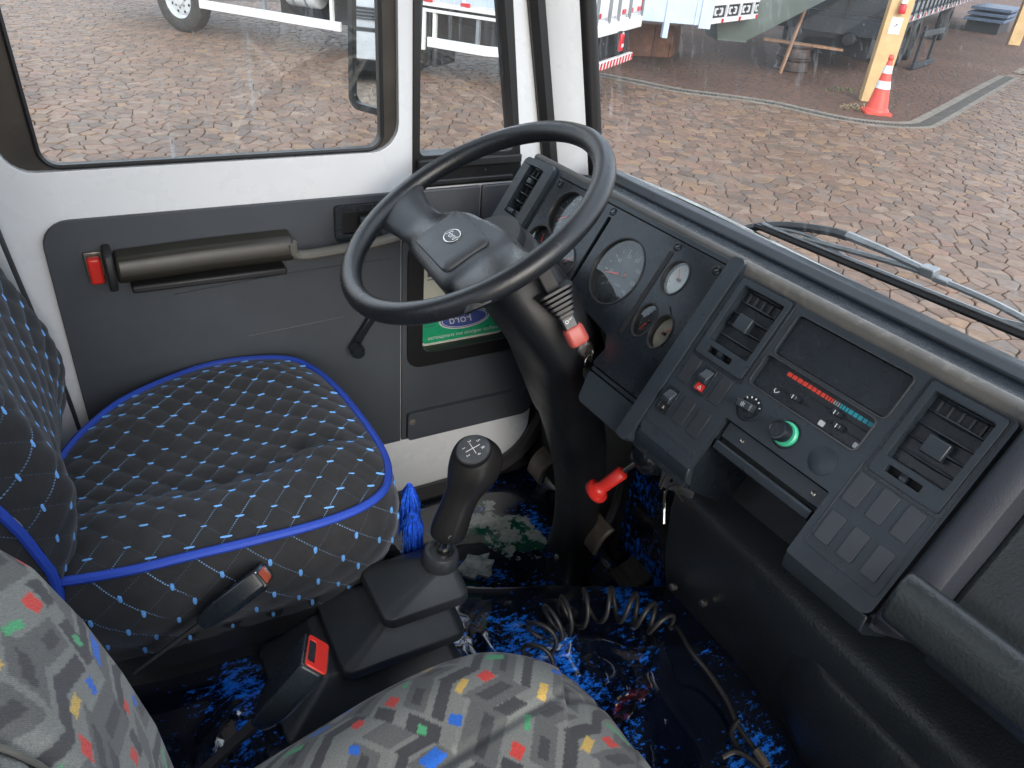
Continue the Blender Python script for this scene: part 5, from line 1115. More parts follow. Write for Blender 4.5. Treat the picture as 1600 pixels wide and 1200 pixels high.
g = G(); pl = ell(0, 0, .0265, .0235, 28); g.rings([[at(tF, x*k, y*k, h) for x, y in pl] for k, h in ((1.0, -.014), (1.0, .001), (.95, .003), (.6, .0042), (.1, .0046))]); cp = ob('shift_plate', g, 'hub', kn_, ang=50)
g = G(); g.prism(tF, ell(0, 0, .0276, .0246, 28), -.014, -.0002); ob('plate_rim', g, 'gasket', kn_)
pF = sub(tF, 0, 0, .0046)
g = G(); g.blk(pF, -.0004, .0004, -.010, .010, -.001, .0004); g.blk(pF, -.012, .012, -.0004, .0004, -.001, .0004); ob('shift_lines', g, 'ink', cp, flat=True)
for x, y, s in ((-.012, .007, '1'), (-.012, -.007, '2'), (.001, .013, '3'), (.003, -.013, '4'), (.013, .007, '5'), (.013, -.007, 'R')):
    text('shift_number', s, .0075, sub(pF, x, y, .0004, R(-90)), 'ink', cp)
g = G(); fo = at(kF, -.010, -.0235, .018); g.lathe(fr(fo, (1, 0, 0), (0, 0, 1)), [(.0042, -.003), (.0042, .0012), (.0026, .0014), (.0022, -.001), (.0003, -.001)], 12); ob('set_screw', g, 'chrome', gl)

# ------------------------------------------------------------------ coiled cable on the tunnel
def coil():
    axis = spline([A(.505, .215, 1.135), A(.545, .262, 1.142), A(.605, .272, 1.152), A(.665, .262, 1.156), A(.705, .235, 1.156), (.735, .195, 1.152), A(.748, .165, 1.146)], 40)
    n = len(axis); out = []; turns = 8.6; nrm = None
    d = [0.]
    for k in range(1, n): d.append(d[-1]+float(np.linalg.norm(axis[k]-axis[k-1])))
    N = int(turns*26)
    for k in range(N+1):
        q = k/N*d[-1]; i = min(n-2, int(np.searchsorted(d, q, 'right')-1)); f = (q-d[i])/(d[i+1]-d[i]); c = axis[i]*(1-f)+axis[i+1]*f
        t = unit(axis[min(i+3, n-1)]-axis[max(i-3, 0)]); b = unit(np.cross(t, A(0, 0, 1))); u_ = np.cross(b, t); a = 2*math.pi*turns*k/N
        r = .031+.004*math.sin(k*.021)
        out.append(c+b*r*.85*math.cos(a)+u_*r*math.sin(a)+t*.006*math.sin(k*.05))
    return out
pc = coil()
tail = spline([pc[-1], pc[-1]+A(.004, -.012, .012), A(.752, .115, 1.150), A(.758, .072, 1.140), A(.757, .025, 1.130), A(.745, -.02, 1.125), A(.742, -.07, 1.122), A(.735, -.14, 1.120)], 10)
head = spline([A(.44, .12, 1.118), A(.46, .16, 1.120), A(.485, .19, 1.125), pc[0]], 8)
g = G(); g.tube(head[:-1]+pc+tail[1:], .0043, 8)
cb = ob('coiled_cable', g, 'rubber', org=(.64, .26, 1.12), ang=180); tag(cb, 'black spiral cable coiled on the blue flecked engine cover', 'cable')
cb2 = thing('loose_cable', 'thin dark cable looping along the foot of the heater box with a taped joint', 'cable', (.735, -.08, 1.115))
g = G(); g.tube(spline([A(.750, -.012, 1.128), A(.728, -.022, 1.122), A(.722, -.048, 1.121), A(.728, -.085, 1.121), A(.725, -.13, 1.121), A(.70, -.19, 1.121)], 8), .0042, 8)
g.tube(spline([A(.69, -.045, 1.118), A(.71, -.052, 1.128), A(.722, -.08, 1.130), A(.722, -.12, 1.122)], 8), .0045, 8); ob('wire', g, 'rubber', cb2)
g = G(); g.tube([A(.742, -.062, 1.124), A(.741, -.078, 1.123), A(.739, -.09, 1.123)], [.0062, .0075, .006], 8); ob('taped_joint', g, 'pedal', cb2)
# ================================================================== OUTSIDE THE CAB
# driver's side mirror
Mn = unit(A(-.885, -.464, .036)); Mh = unit(np.cross(Mn, A(0, 0, 1))); Mv = np.cross(Mh, Mn); Mv = Mv if Mv[2] > 0 else -Mv
Mh = unit(np.cross(Mv, Mn)); MF = (A(.594, 1.27, 1.899), Mh, Mv, Mn)
sm_ = thing('side_mirror', 'tall door mirror in a dark blue-grey frame showing a white lorry behind', 'mirror', tuple(MF[0]))
sg = 1 if (MF[1] @ A(-.465, .885, 0)) > 0 else -1
mo = rpoly([(sg*.055, -.116), (sg*.058, .36), (-sg*.088, .36), (-sg*.088, -.116)][::sg], .03, 6)
mi = rpoly([(sg*.041, -.101), (sg*.044, .346), (-sg*.074, .346), (-sg*.074, -.101)][::sg], .022, 6)
g = G(); g.prism(MF, mo, -.05, .006, holes=[mi]); ob('frame', g, 'gasket', sm_, bevel=.004, seg=3)
g = G(); g.prism(MF, mi, -.004, -.001); ob('mirror_glass', g, 'mirror', sm_, flat=True)
g = G(); g.prism(MF, mo, -.075, -.045); ob('back_shell', g, 'rubber', sm_, bevel=.015)
g = G(); g.tube([at(MF, 0, .33, -.06), A(.78, 1.10, 2.30), A(.83, 1.0, 2.36)], .011, 8); ob('bracket', g, 'rubber', sm_)
# windscreen wiper lying across the foot of the screen
wp = thing('windscreen_wiper', 'grey windscreen wiper with a long blade lying along the foot of the screen', 'wiper', (1.05, .5, 1.72))
ba, bb = A(1.045, .478, 1.752), A(1.035, -.16, 1.790)
g = G(); g.tube([ba, bb], .0042, 6, flat=1.2); ob('rubber_blade', g, 'rubber', wp)
g = G(); g.tube([ba+(bb-ba)*k+A(.004, 0, .007) for k in (.02, .5, 1)], .0035, 6); ob('blade_spine', g, 'wiper', wp)
hub = A(1.042, .137, 1.803)
def bowp(t, h): return ba+(bb-ba)*t+A(.006, 0, .006+h)
g = G(); g.tube(spline([bowp(.17, .004), bowp(.33, .014), bowp(.47, .022), bowp(.54, .022), bowp(.70, .018), bowp(.86, .004)], 6), .0048, 6); ob('main_bow', g, 'wiper', wp)
for a, b in ((.06, .30), (.72, .98)):
    g = G(); g.tube(spline([bowp(a, .001), bowp((a+b)/2, .011), bowp(b, .001)], 5), .0034, 6); ob('claw_bow', g, 'wiper', wp)
g = G(); F = fr(bowp(.53, .026), bb-ba, (-.2, 0, 1)); g.blk(F, -.012, .012, -.006, .009, -.008, .008); g.blk(F, .010, .034, -.009, .000, -.006, .006); ob('clip', g, 'wiper', wp, bevel=.002)
g = G(); g.tube(spline([A(1.065, .545, 1.705), A(1.06, .50, 1.738), A(1.055, .42, 1.772), A(1.052, .33, 1.796), A(1.05, .29, 1.802)], 6), .008, 6); ob('arm_head', g, 'rubber', wp)
g = G(); g.tube([A(1.05, .292, 1.803), A(1.047, .22, 1.806), hub+A(0, .012, .004)], [.0075, .0062, .005], 6); ob('arm', g, 'wiper', wp)
w2 = thing('washer_tube', 'thin dark wire lying along the black scuttle under the wiper', 'wire', (1.03, .2, 1.73))
g = G(); g.tube([A(1.032, .395, 1.742), A(1.028, .22, 1.744), A(1.022, .09, 1.746)], .0022, 6); ob('tube', g, 'gasket', w2)

def wheel_parts(F, r, wd, par, rimm='rim', n=36):
    """F: axle frame with n pointing outwards"""
    g = G(); g.lathe(F, [(r*.56, -wd*.5), (r*.80, -wd*.52), (r*.96, -wd*.44), (r, -wd*.36), (r, wd*.36), (r*.96, wd*.44), (r*.80, wd*.52), (r*.58, wd*.46), (r*.56, wd*.2), (r*.56, -wd*.5)], n, cap=False); ty = ob('tyre', g, 'tyre', par, ang=50)
    g = G(); g.lathe(F, [(r*.585, wd*.46), (r*.57, wd*.40), (r*.55, wd*.1), (r*.50, wd*.05), (r*.44, wd*.22), (r*.30, wd*.30), (r*.20, wd*.30), (r*.18, wd*.42), (r*.02, wd*.44)], n, cap=False); rm = ob('rim', g, rimm, par, ang=40)
    for k in range(8):
        a = 2*math.pi*k/8
        g = G(); g.lathe(sub(F, r*.25*math.cos(a), r*.25*math.sin(a), wd*.30), [(r*.03, 0), (r*.03, r*.035), (.001, r*.04)], 6); ob('wheel_nut', g, 'steel', rm)
        g = G(); g.lathe(sub(F, r*.39*math.cos(a+.39), r*.39*math.sin(a+.39), wd*.255), [(r*.05, 0), (r*.045, .004), (.001, .004)], 10); ob('hand_hole', g, 'recess', rm)

# --- white flatbed lorry across the yard: side and tail towards the camera
LA = (A(6.1, 8.55, 0), A(-.585, .811, 0), A(0, 0, 1), None); LA = (LA[0], unit(LA[1]), LA[2], -unit(np.cross(A(0, 0, 1), LA[1])*-1))
ac_ = unit(A(.811, .585, 0)); LA = (LA[0], LA[1], ac_, A(0, 0, 1))
la = thing('flatbed_lorry', 'white dropside lorry with side guards and red reflectors parked across the yard', 'lorry', (6.1, 8.55, 0))
g = G(); g.blk(LA, .3, 9.6, .55, 1.6, .72, .92); ob('chassis', g, 'chassis', la, flat=True)
g = G(); g.blk(LA, 1.0, 5.5, .5, 1.7, .45, .72); ob('underbody', g, 'chassis', la, flat=True)
g = G(); g.blk(LA, 0, 7.4, 0, 2.2, .985, 1.06); ob('bed', g, 'white2', la, bevel=.01)
g = G(); g.blk(LA, 0, 7.4, -.015, .05, .885, .925); g.blk(LA, 0, 7.4, -.02, .03, .962, 1.0); ob('side_rail', g, 'white2', la, bevel=.006)
g = G(); g.blk(LA, 0, 7.4, 0, .04, 1.0, 1.28); g.blk(LA, 0, 7.4, 0, .04, 1.29, 1.62); ob('drop_side', g, 'bluewhite', la, bevel=.012)
for k in range(9):
    g = G(); g.blk(LA, .1+k*.86, .16+k*.86, -.02, 0, 1.0, 1.62); ob('side_post', g, 'white2', la, bevel=.004)
for k in range(11):
    g = G(); x = .55+k*.60; g.blk(LA, x, x+.14, -.022, -.004, 1.015, 1.062); ob('reflector', g, 'reflred', la, flat=True)
for a, b in ((3.95, 6.75), (1.48, 2.42)):
    g = G(); g.blk(LA, a, b, -.02, .03, .43, .56)
    if a < 2: g.prism((at(LA, a, 0, 0), LA[1], LA[2], LA[3]), [(0, -.02), (0, .03), (-.55, .28), (-.55, .23)], .43, .56)
    ob('side_guard', g, 'white2', la, bevel=.005)
for x in (1.6, 2.3, 4.1, 5.4, 6.6):
    g = G(); g.blk(LA, x, x+.05, .01, .06, .5, .90); ob('guard_bracket', g, 'white2' if x == 2.3 or x == 4.1 else 'slat', la, flat=True)
g = G(); g.blk(LA, 2.46, 2.53, -.03, .02, .38, .93); ob('mudflap_post', g, 'white2', la, bevel=.004)
wheel_parts((at(LA, 7.27, .16, .5), LA[1], LA[3], -LA[2]), .5, .28, la)
for x, s in ((2.95, .18), (2.95, .5)):
    if s < .3: wheel_parts((at(LA, x, s, .48), LA[1], LA[3], -LA[2]), .48, .26, la)
    else: g = G(); g.lathe((at(LA, x, s, .48), LA[1], LA[3], -LA[2]), [(.2, -.13), (.45, -.13), (.48, -.1), (.48, .1), (.45, .13), (.2, .13)], 28); ob('tyre', g, 'tyre', la)
g = G(); g.blk(LA, 2.35, 2.40, .1, .7, .15, .85); ob('mudflap', g, 'rubber', la, flat=True)
g = G(); Ft_ = (at(LA, 4.75, .22, .86), LA[2], LA[3], LA[1]); g.lathe(Ft_, [(.10, -.3), (.19, -.28), (.2, -.26), (.2, .26), (.19, .28), (.1, .3)], 24); tk = ob('air_tank', g, 'rim', la)
for x in (-.12, .12):
    g = G(); g.lathe(sub(Ft_, 0, 0, x), [(.203, -.02), (.206, -.02), (.206, .02), (.203, .02)], 24); ob('band', g, 'slat', tk)
# tail
g = G(); g.blk(LA, -.04, 0, .0, 2.2, 1.06, 1.66); ob('tailgate', g, 'white2', la, bevel=.012)
for s in (.12, .62, 1.0, 1.5, 2.1):
    g = G(); g.blk(LA, -.075, -.041, s, s+.05, 1.0, 1.6); ob('tailgate_hinge', g, 'slat', la, bevel=.004)
for s in (.18, 1.22, 1.55, 1.92):
    g = G(); g.blk(LA, -.058, -.0405, s, s+.13, 1.075, 1.135); ob('reflector', g, 'reflred', la, flat=True)
g = G(); g.blk(LA, -.062, -.0402, 2.10, 2.19, 1.08, 1.66); ob('reflector', g, 'reflred', la, flat=True)
g = G(); g.blk(LA, -.06, .02, 0, 2.2, .84, 1.02); ob('rear_beam', g, 'white2', la, bevel=.01)
for s in (1.08,):
    g = G(); g.blk(LA, -.08, -.03, s, s+.17, .66, .86); lp = ob('lamp_holder', g, 'chassis', la, bevel=.01)
    g = G(); g.blk(LA, -.13, -.08, s+.02, s+.15, .60, .83); tl_ = ob('tail_lamp', g, 'reflred', la, bevel=.015)
    g = G(); g.blk(LA, -.133, -.128, s+.035, s+.135, .655, .70); ob('lamp_stripe', g, 'conewhite', tl_, flat=True)
g = G(); g.blk(LA, -.04, -.03, 1.36, 1.46, .68, .82); ob('number_tag', g, 'conewhite', la, flat=True)
g = G(); g.blk(LA, -.12, -.05, .05, 1.78, .42, .53); bm = ob('rear_bumper', g, 'conewhite', la, bevel=.012)
for k in range(13):
    s = .06+k*.134; g = G(); g.prism((at(LA, -.1215, 0, 0), LA[2], LA[3], -LA[1]), [(s, .428), (s+.067, .428), (s+.10, .522), (s+.033, .522)], 0, .003); ob('red_stripe', g, 'reflred', bm, flat=True)
g = G(); g.blk(LA, -.05, .4, .4, .46, .46, .8); g.blk(LA, -.05, .4, 1.5, 1.56, .46, .8); ob('bumper_arm', g, 'chassis', la, flat=True)
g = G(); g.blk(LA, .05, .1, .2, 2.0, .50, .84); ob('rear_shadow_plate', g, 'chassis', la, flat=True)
# cab of that lorry
g = G(); g.rings([[at(LA, x, y, z) for x, z in ((7.55, .65), (9.4, .65), (9.5, 1.3), (9.3, 2.5), (7.55, 2.5))] for y in (0, 2.2)]); ob('lorry_cab', g, 'white2', la, bevel=.05)

# --- lorry with the pale blue swung panel and fretted white side
lc = thing('pale_lorry_body', 'pale blue lorry body panel beside a white side rail with fretted brackets', 'lorry body', (9.05, 9.6, .9))
LC = (A(9.05, 9.57, 0), unit(A(.9, .43, 0)), unit(A(-.43, .9, 0)), A(0, 0, 1))
LP = fr((9.05, 9.57, 0), (-.9, .46, 0), (0, 0, 1))
g = G(); g.blk(LP, 0, 1.15, .90, 2.6, -.05, 0); ob('swung_panel', g, 'bluewhite', lc, bevel=.008)
g = G(); g.blk(LP, -.03, .16, .86, 2.6, -.07, .02); g.blk(LP, .20, .24, .9, 2.6, -.06, .015); g.blk(LP, .24, 1.15, 1.06, 1.075, -.05, .006); ob('panel_frame', g, 'bluewhite', lc, bevel=.006)
Lm = (at(LP, .62, 0, .0), LP[1], LP[2], LP[3]); g = G(); g.blk(Lm, 0, .09, .68, 2.6, -.07, .055); ob('support_leg', g, 'bluewhite', lc, bevel=.006)
g = G(); g.blk(LC, .02, 2.15, 0, .05, 1.18, 2.4); g.blk(LC, .02, 2.15, -.01, .05, .92, 1.0); ob('white_side', g, 'white2', lc, bevel=.006)
g = G(); g.blk(LC, .02, 2.13, .02, .04, 1.0, 1.18); ob('dark_band', g, 'chassis', lc, flat=True)
for k in range(4):
    x = .06+k*.60
    g = G(); g.blk(LC, x, x+.045, -.012, .02, 1.0, 1.20); ob('fret_post', g, 'white2', lc, flat=True)
    for a, sgn in ((x+.16, 1), (x+.44, -1)):
        if a > 2.1: continue
        g = G(); g.blk(LC, a-.02, a+.02, 0, .02, 1.05, 1.13)
        g.blk(LC, min(a, a+sgn*.09), max(a, a+sgn*.09), 0, .02, 1.035, 1.06); g.blk(LC, min(a, a+sgn*.09), max(a, a+sgn*.09), 0, .02, 1.12, 1.145); ob('fret_bracket', g, 'white2', lc, flat=True)
for x in (.5, 1.25, 2.05):
    g = G(); g.blk(LC, x, x+.09, -.016, -.010, .925, .985); ob('reflector', g, 'reflred', lc, flat=True)
g = G(); g.blk(LC, 1.2, 1.3, 2.3, 2.4, 0.0, .92); g.blk(LC, .2, .3, 2.3, 2.4, 0.0, .92); g.blk(LC, .2, 2.1, 1.4, 2.4, .80, .92); ob('trestle', g, 'chassis', lc, flat=True)
g = G(); g.blk(LC, .05, 2.1, .05, 2.2, .92, 1.0); ob('deck', g, 'slat', lc, flat=True)

# --- rusty steel box on the ground
FX = (A(10.45, 12.0, 0), unit(A(-.97, .24, 0)), unit(A(.24, .97, 0)), A(0, 0, 1))
rb = thing('steel_box', 'rusty brown steel box on the ground behind the striped bumper', 'steel box', (10.2, 12.4, 0))
FX2 = (FX[0], FX[1], unit(A(.75, .66, 0)), FX[3])
g = G(); g.rings([[at(FX2, 0, 0, z), at(FX2, 1.15, 0, z), at(FX2, 1.15, .9, z), at(FX2, 0, .9, z)][::-1] for z in (0, .56)]); ob('shell', g, 'rust', rb, bevel=.02)
g = G(); g.blk((FX[0], FX2[1], -unit(np.cross(FX2[1], A(0, 0, 1)))*1, FX[3]), .03, 1.12, .0, .018, .53, .585); ob('lip', g, 'rust', rb, bevel=.004)
for x in (.0, .36, 1.08):
    g = G(); nn = unit(np.cross(FX2[1], A(0, 0, 1))); nn = nn if nn @ A(-10, -12, 0) > 0 else -nn; g.blk((FX[0], FX2[1], nn, FX[3]), x, x+.05, 0, .02, .02, .54); ob('stiffener', g, 'rust', rb, bevel=.004)

# --- grey-green hopper
hp = thing('hopper', 'grey green steel hopper with a tapering bottom standing under the shed edge', 'hopper', (11.6, 11.2, 0))
HFm = (A(11.42, 11.5, 0), unit(A(.88, -.42, 0)), unit(A(.42, .88, 0)), A(0, 0, 1))
def q4(F, a, b, c, d, z): return [at(F, x, y, z) for x, y in ((a, c), (b, c), (b, d), (a, d))]
g = G(); g.rings([q4(HFm, -.45, .12, -.65, .2, .46), q4(HFm, -.45, .12, -.65, .2, .50), q4(HFm, -.95, 1.55, -1.25, 1.2, 1.55), q4(HFm, -.95, 1.55, -1.25, 1.2, 2.7)]); ob('bin', g, 'hopper', hp, bevel=.012)
g = G(); g.rings([q4(HFm, -1.0, 1.6, -1.3, 1.25, 2.66), q4(HFm, -1.0, 1.6, -1.3, 1.25, 2.78)]); ob('rim_band', g, 'hopper', hp, bevel=.01)
for x, y in ((1.5, 1.15), (-.9, 1.15)):
    g = G(); g.tube([at(HFm, x, y, 2.3), at(HFm, x*1.02, y*1.02, 0)], .05, 8); ob('leg', g, 'chassis' if y > 0 else 'hopper', hp)

# --- wheel rims stacked on the earth, plank on them, pole leaning
rs_ = []
for k, (z, dr) in enumerate(((0, 0), (.235, -.02))):
    t = thing('wheel_rim', ('lower rusty wheel rim lying flat on the red earth under the plank', 'upper rusty wheel rim lying on another rim just under the plank')[k], 'wheel rim', (12.42+dr, 10.72, z+.004), 'stacked wheel rims')
    F = (A(12.42+dr, 10.72, z+.004), A(1, 0, 0), A(0, 1, 0), A(0, 0, 1))
    g = G(); g.lathe(F, [(.24, 0), (.318, 0), (.334, .02), (.318, .04), (.298, .06), (.292, .17), (.318, .195), (.334, .215), (.318, .232), (.286, .232), (.274, .06), (.24, .05)], 36, cap=False); b_ = ob('barrel', g, 'drum', t)
    g = G(); g.lathe(F, [(.282, .12), (.14, .15), (.10, .15)], 30, cap=False); ob('disc', g, 'drum', t)
PL = fr((12.05, 11.0, .495), (.93, -.80, -.03), (0, 0, 1))
g = G(); g.blk(PL, -.18, 1.30, -.022, .022, -.09, .09); pk = ob('plank', g, 'timber2', org=tuple(PL[0]), bevel=.004); tag(pk, 'reddish wooden plank lying across the stacked wheel rims', 'plank')
g = G(); g.rings([[at(fr(p, (1, 0, 0), (0, 1, 0)), x, y) for x, y in ((-.03, -.025), (.03, -.025), (.03, .025), (-.03, .025))] for p in (A(11.83, 10.42, .004), A(12.55, 10.75, 1.7))]); pl_ = ob('prop_pole', g, 'timber2', org=(11.83, 10.42, .004), bevel=.005); tag(pl_, 'brown wooden pole leaning up in front of the wheel rims', 'pole')

# --- dark stake-sided lorry, tail and side
LD = (A(13.35, 9.5, 0), unit(A(.88, .475, 0)), unit(A(-.475, .88, 0)), A(0, 0, 1))
ld = thing('stake_lorry', 'dark stake-sided lorry with red and white reflectors backed under the shed', 'lorry', (13.35, 9.5, 0))
g = G(); g.blk(LD, .2, 22, .6, 1.7, .62, .9); ob('chassis', g, 'chassis', ld, flat=True)
g = G(); g.blk(LD, 0, 22, 0, 2.3, .98, 1.08); ob('bed', g, 'darklorry', ld, bevel=.01)
g = G(); g.blk(LD, -.05, 0, 0, 2.3, .72, 1.0); ob('rear_beam', g, 'darklorry', ld, bevel=.01)
for k in range(3):
    g = G(); g.blk(LD, -.04, -.005, .02, 2.28, 1.09+k*.38, 1.45+k*.38); ob('tail_board', g, 'darklorry', ld, bevel=.01)
for s in (.02, .75, 1.5, 2.22):
    g = G(); g.blk(LD, -.075, -.04, s, s+.07, .98, 2.2); ob('tail_post', g, 'chassis', ld, bevel=.005)
for k in range(4):
    g = G(); g.blk(LD, .0, 22, 0, .03, 1.12+k*.23, 1.27+k*.23); ob('side_slat', g, 'slat', ld, bevel=.005)
for k in range(32):
    g = G(); g.blk(LD, .1+k*.68, .17+k*.68, -.035, -.001, .98, 2.05); ob('stake', g, 'chassis', ld, flat=True)
g = G(); g.blk(LD, 0, 22, -.02, .03, .93, 1.06); ob('side_rail', g, 'slat', ld, bevel=.005)
for k in range(23):
    x = .15+k*.95; g = G(); g.blk(LD, x, x+.17, -.03, -.021, .955, 1.03); ob('reflector', g, 'reflred', ld, flat=True)
    g = G(); g.blk(LD, x+.17, x+.34, -.03, -.021, .955, 1.03); ob('reflector', g, 'conewhite', ld, flat=True)
for x, s in ((3.0, .2), (4.4, .2), (3.0, 1.9), (4.4, 1.9), (10.5, .2)):
    wheel_parts((at(LD, x, s, .5), LD[1], LD[3], -LD[2]), .5, .28, ld, 'chassis')
for s in (.55, 1.55):
    g = G(); F = (at(LD, -.1, s+.1, .66), LD[2], LD[3], -LD[1]); g.lathe(F, [(.12, -.06), (.13, 0), (.10, .05), (.01, .06)], 18); ob('tail_lamp', g, 'chassis', ld)
g = G(); g.blk(LD, .6, 2.2, .35, 1.9, .3, .7); ob('underbody', g, 'chassis', ld, flat=True)
stp = thing('side_step', 'dark steel ladder frame standing beside the stake-sided lorry', 'frame', (15.6, 10.4, 0))
FSt = (A(15.75, 10.45, 0), unit(A(.88, .36, 0)), unit(A(-.36, .88, 0)), A(0, 0, 1))
for z in (.03, .66): g = G(); g.blk(FSt, 0, 1.75, 0, .06, z, z+.11); ob('bar', g, 'darklorry', stp, bevel=.006)
for x in (.25, 1.4): g = G(); g.blk(FSt, x, x+.07, .06, .11, 0, .85); ob('upright', g, 'darklorry', stp)

# --- posts of the shed with the sign and red lamp, cone, drain
def post(cx, cy, u, wd, dp, h, label):
    t = thing('timber_post', label, 'post', (cx, cy, 0), 'timber posts of the lorry shed'); u = unit(A(*u, 0)); v = A(-u[1], u[0], 0); F = (A(cx, cy, 0), u, v, A(0, 0, 1))
    g = G(); g.blk(F, -wd/2, wd/2, -dp/2, dp/2, 0, h); ob('post', g, 'timber', t, bevel=.008)
    g = G(); g.blk(F, wd/2-.002, wd/2+.012, -dp/2+.03, dp/2-.03, .02, h-.02); ob('cover_strip', g, 'timber', t, bevel=.003)
    return t, (F[0]-v*dp/2, u, A(0, 0, 1), -v)
t, PFc = post(11.62, 8.17, (.80, -.60), .34, .17, 4.8, 'thick yellow timber post with a white notice and red lamp behind the cone')
PFc = (PFc[0], PFc[1], PFc[2], np.cross(PFc[1], PFc[2]))
if PFc[3] @ A(-11.6, -8.6, 0) < 0: PFc = (PFc[0]+0, -PFc[1], PFc[2], -PFc[3])
sg_ = thing('notice', 'white paper notice with a small arrow fixed to the timber post', 'notice', tuple(at(PFc, 0, 1.15, .01)))
g = G(); g.blk(PFc, -.085, .085, 1.03, 1.27, .001, .006); ob('sheet', g, 'conewhite', sg_, flat=True)
g = G(); F = sub(PFc, 0, 1.15, .0065, .9); g.prism(F, [(-.03, -.006), (.02, -.006), (.02, -.016), (.045, 0), (.02, .016), (.02, .006), (-.03, .006)], 0, .001); ob('arrow', g, 'navy', sg_, flat=True)
lm_ = thing('red_lamp', 'small dark red warning lamp fixed on the post above the notice', 'lamp', tuple(at(PFc, .02, 1.38, .02)))
g = G(); g.lathe((at(PFc, .01, 1.33, .06), PFc[1], PFc[3], PFc[2]), [(.05, 0), (.055, .02), (.05, .10), (.035, .13), (.002, .14)], 16); ob('dome', g, 'reflred', lm_)
g = G(); g.blk(PFc, -.03, .05, 1.465, 1.53, 0, .08); g.blk(PFc, -.004, .024, 1.53, 2.2, 0, .03); ob('mount', g, 'conewhite', lm_, bevel=.004)
post(25.0, 13.9, (.80, -.60), .34, .17, 4.8, 'distant yellow timber post at the far end of the shed')
g = G(); SHF = (A(11.6, 8.2, 4.8), unit(A(.9, .42, 0)), unit(A(-.42, .9, 0)), A(0, 0, 1)); g.rings([[at(SHF, x, y, z) for y, z in ((-.6, 0), (12, 1.2), (12, 1.28), (-.6, .08))] for x in (-1.5, 24)])
shd = ob('shed_roof', g, 'shedroof', org=(11.6, 8.2, 4.8), flat=True); tag(shd, 'sloping sheet roof of the lorry shed carried on timber posts', 'roof')
cn = thing('traffic_cone', 'orange traffic cone with two white bands in front of the post', 'traffic cone', (10.87, 7.45, .004))
CF = (A(10.87, 7.45, .004), unit(A(.8, -.6, 0)), unit(A(.6, .8, 0)), unit(A(-.03, .02, 1)))
g = G(); g.prism(CF, rr(-.2, .2, -.2, .2, .04, 4), 0, .035); ob('base_plate', g, 'cone', cn, bevel=.008)
def crad(h): return .165-.128*(h-.03)/.72
g = G(); g.lathe(CF, [(.185, .03), (.18, .06), (.168, .075), (crad(.08), .085), (crad(.35), .35), (crad(.6), .6), (crad(.74), .74), (.030, .755), (.040, .772), (.042, .79), (.036, .815), (.022, .835), (.018, .80)], 28); ob('cone_body', g, 'cone', cn)
for h0, h1 in ((.36, .47), (.575, .685)):
    g = G(); g.lathe(CF, [(crad(h0)+.001, h0), (crad(h0)+.005, h0+.003), (crad(h1)+.005, h1-.003), (crad(h1)+.001, h1)], 28, cap=False); ob('white_band', g, 'conewhite', cn)
dr_pts = spline([A(7.0, 11.25, 0), A(7.812, 10.42, 0), A(8.4, 9.30, 0), A(9.0, 8.74, 0), A(9.45, 8.24, 0), A(9.62, 7.78, 0), A(9.80, 7.30, 0), A(10.1, 6.95, 0), A(10.53, 6.72, 0), A(10.95, 6.68, 0), A(11.3, 6.80, 0), A(12.3, 7.22, 0), A(13.6, 7.78, 0), A(15.5, 8.6, 0), A(18.0, 9.66, 0)], 14)
dg = thing('drain_grate', 'curved line of drain grating in a concrete edge along the red earth', 'drain grate', (10.5, 6.8, 0))
def offs(d): 
    o = []
    for k, p in enumerate(dr_pts):
        t = unit(dr_pts[min(k+1, len(dr_pts)-1)]-dr_pts[max(k-1, 0)]); o.append(p+np.cross(A(0, 0, 1), t)*d)
    return o
g = G()
for a, b, z in ((-.17, -.09, .014), (.09, .22, .012)):
    A0, A1 = offs(a), offs(b); g.rings([[A0[k]+A(0, 0, -.03), A0[k]+A(0, 0, z+.004*math.sin(k*1.7)), A1[k]+A(0, 0, z+.003*math.sin(k*2.3)), A1[k]+A(0, 0, -.03)] for k in range(len(A0))])
ob('concrete_edge', g, 'concrete', dg)
g = G(); A0, A1 = offs(-.09), offs(.09); g.rings([[A0[k]+A(0, 0, .0055), A1[k]+A(0, 0, .0055)] for k in range(len(A0))], closed=False); ob('channel', g, 'recess', dg)
g = G(); acc = 0.
for k in range(len(dr_pts)-1):
    p, q = dr_pts[k], dr_pts[k+1]; L = float(np.linalg.norm(q-p)); t = unit(q-p); s = acc
    while s < L: g.blk((p+t*s, t, np.cross(A(0, 0, 1), t), A(0, 0, 1)), 0, .026, -.09, .09, .006, .013); s += .055
    acc = s-L
ob('grate_bars', g, 'grate', dg, kind='stuff', flat=True)
# weeds and straw by the post
for nm, mt, cx, cy, rad, n, h, lab in (('weeds', 'weed', 11.9, 8.9, .45, 34, .06, 'low green weeds growing on the earth beside the post'), ('dry_straw', 'straw', 10.9, 7.75, .42, 140, .045, 'scattered dry straw lying round the foot of the cone')):
    g = G()
    for k in range(n):
        a, r = rng.uniform(0, 6.28), rad*math.sqrt(rng.uniform(0, 1)); x, y = cx+r*math.cos(a), cy+.5*r*math.sin(a); d = rng.uniform(-1, 1, 2)*h*(1 if nm == 'weeds' else 2.5); hh = h*rng.uniform(.4, 1); q = np.array([-d[1], d[0]])/np.linalg.norm(d)*.008
        g.add([(x-q[0], y-q[1], .004), (x+q[0], y+q[1], .004), (x+d[0]*.6+q[0], y+d[1]*.6+q[1], hh*.8), (x+d[0]*.6-q[0], y+d[1]*.6-q[1], hh*.8), (x+d[0], y+d[1], hh)], [(0, 1, 2, 3), (3, 2, 4)])
    w_ = ob(nm, g, mt, kind='stuff', flat=True, org=(cx, cy, 0)); w_['label'] = lab
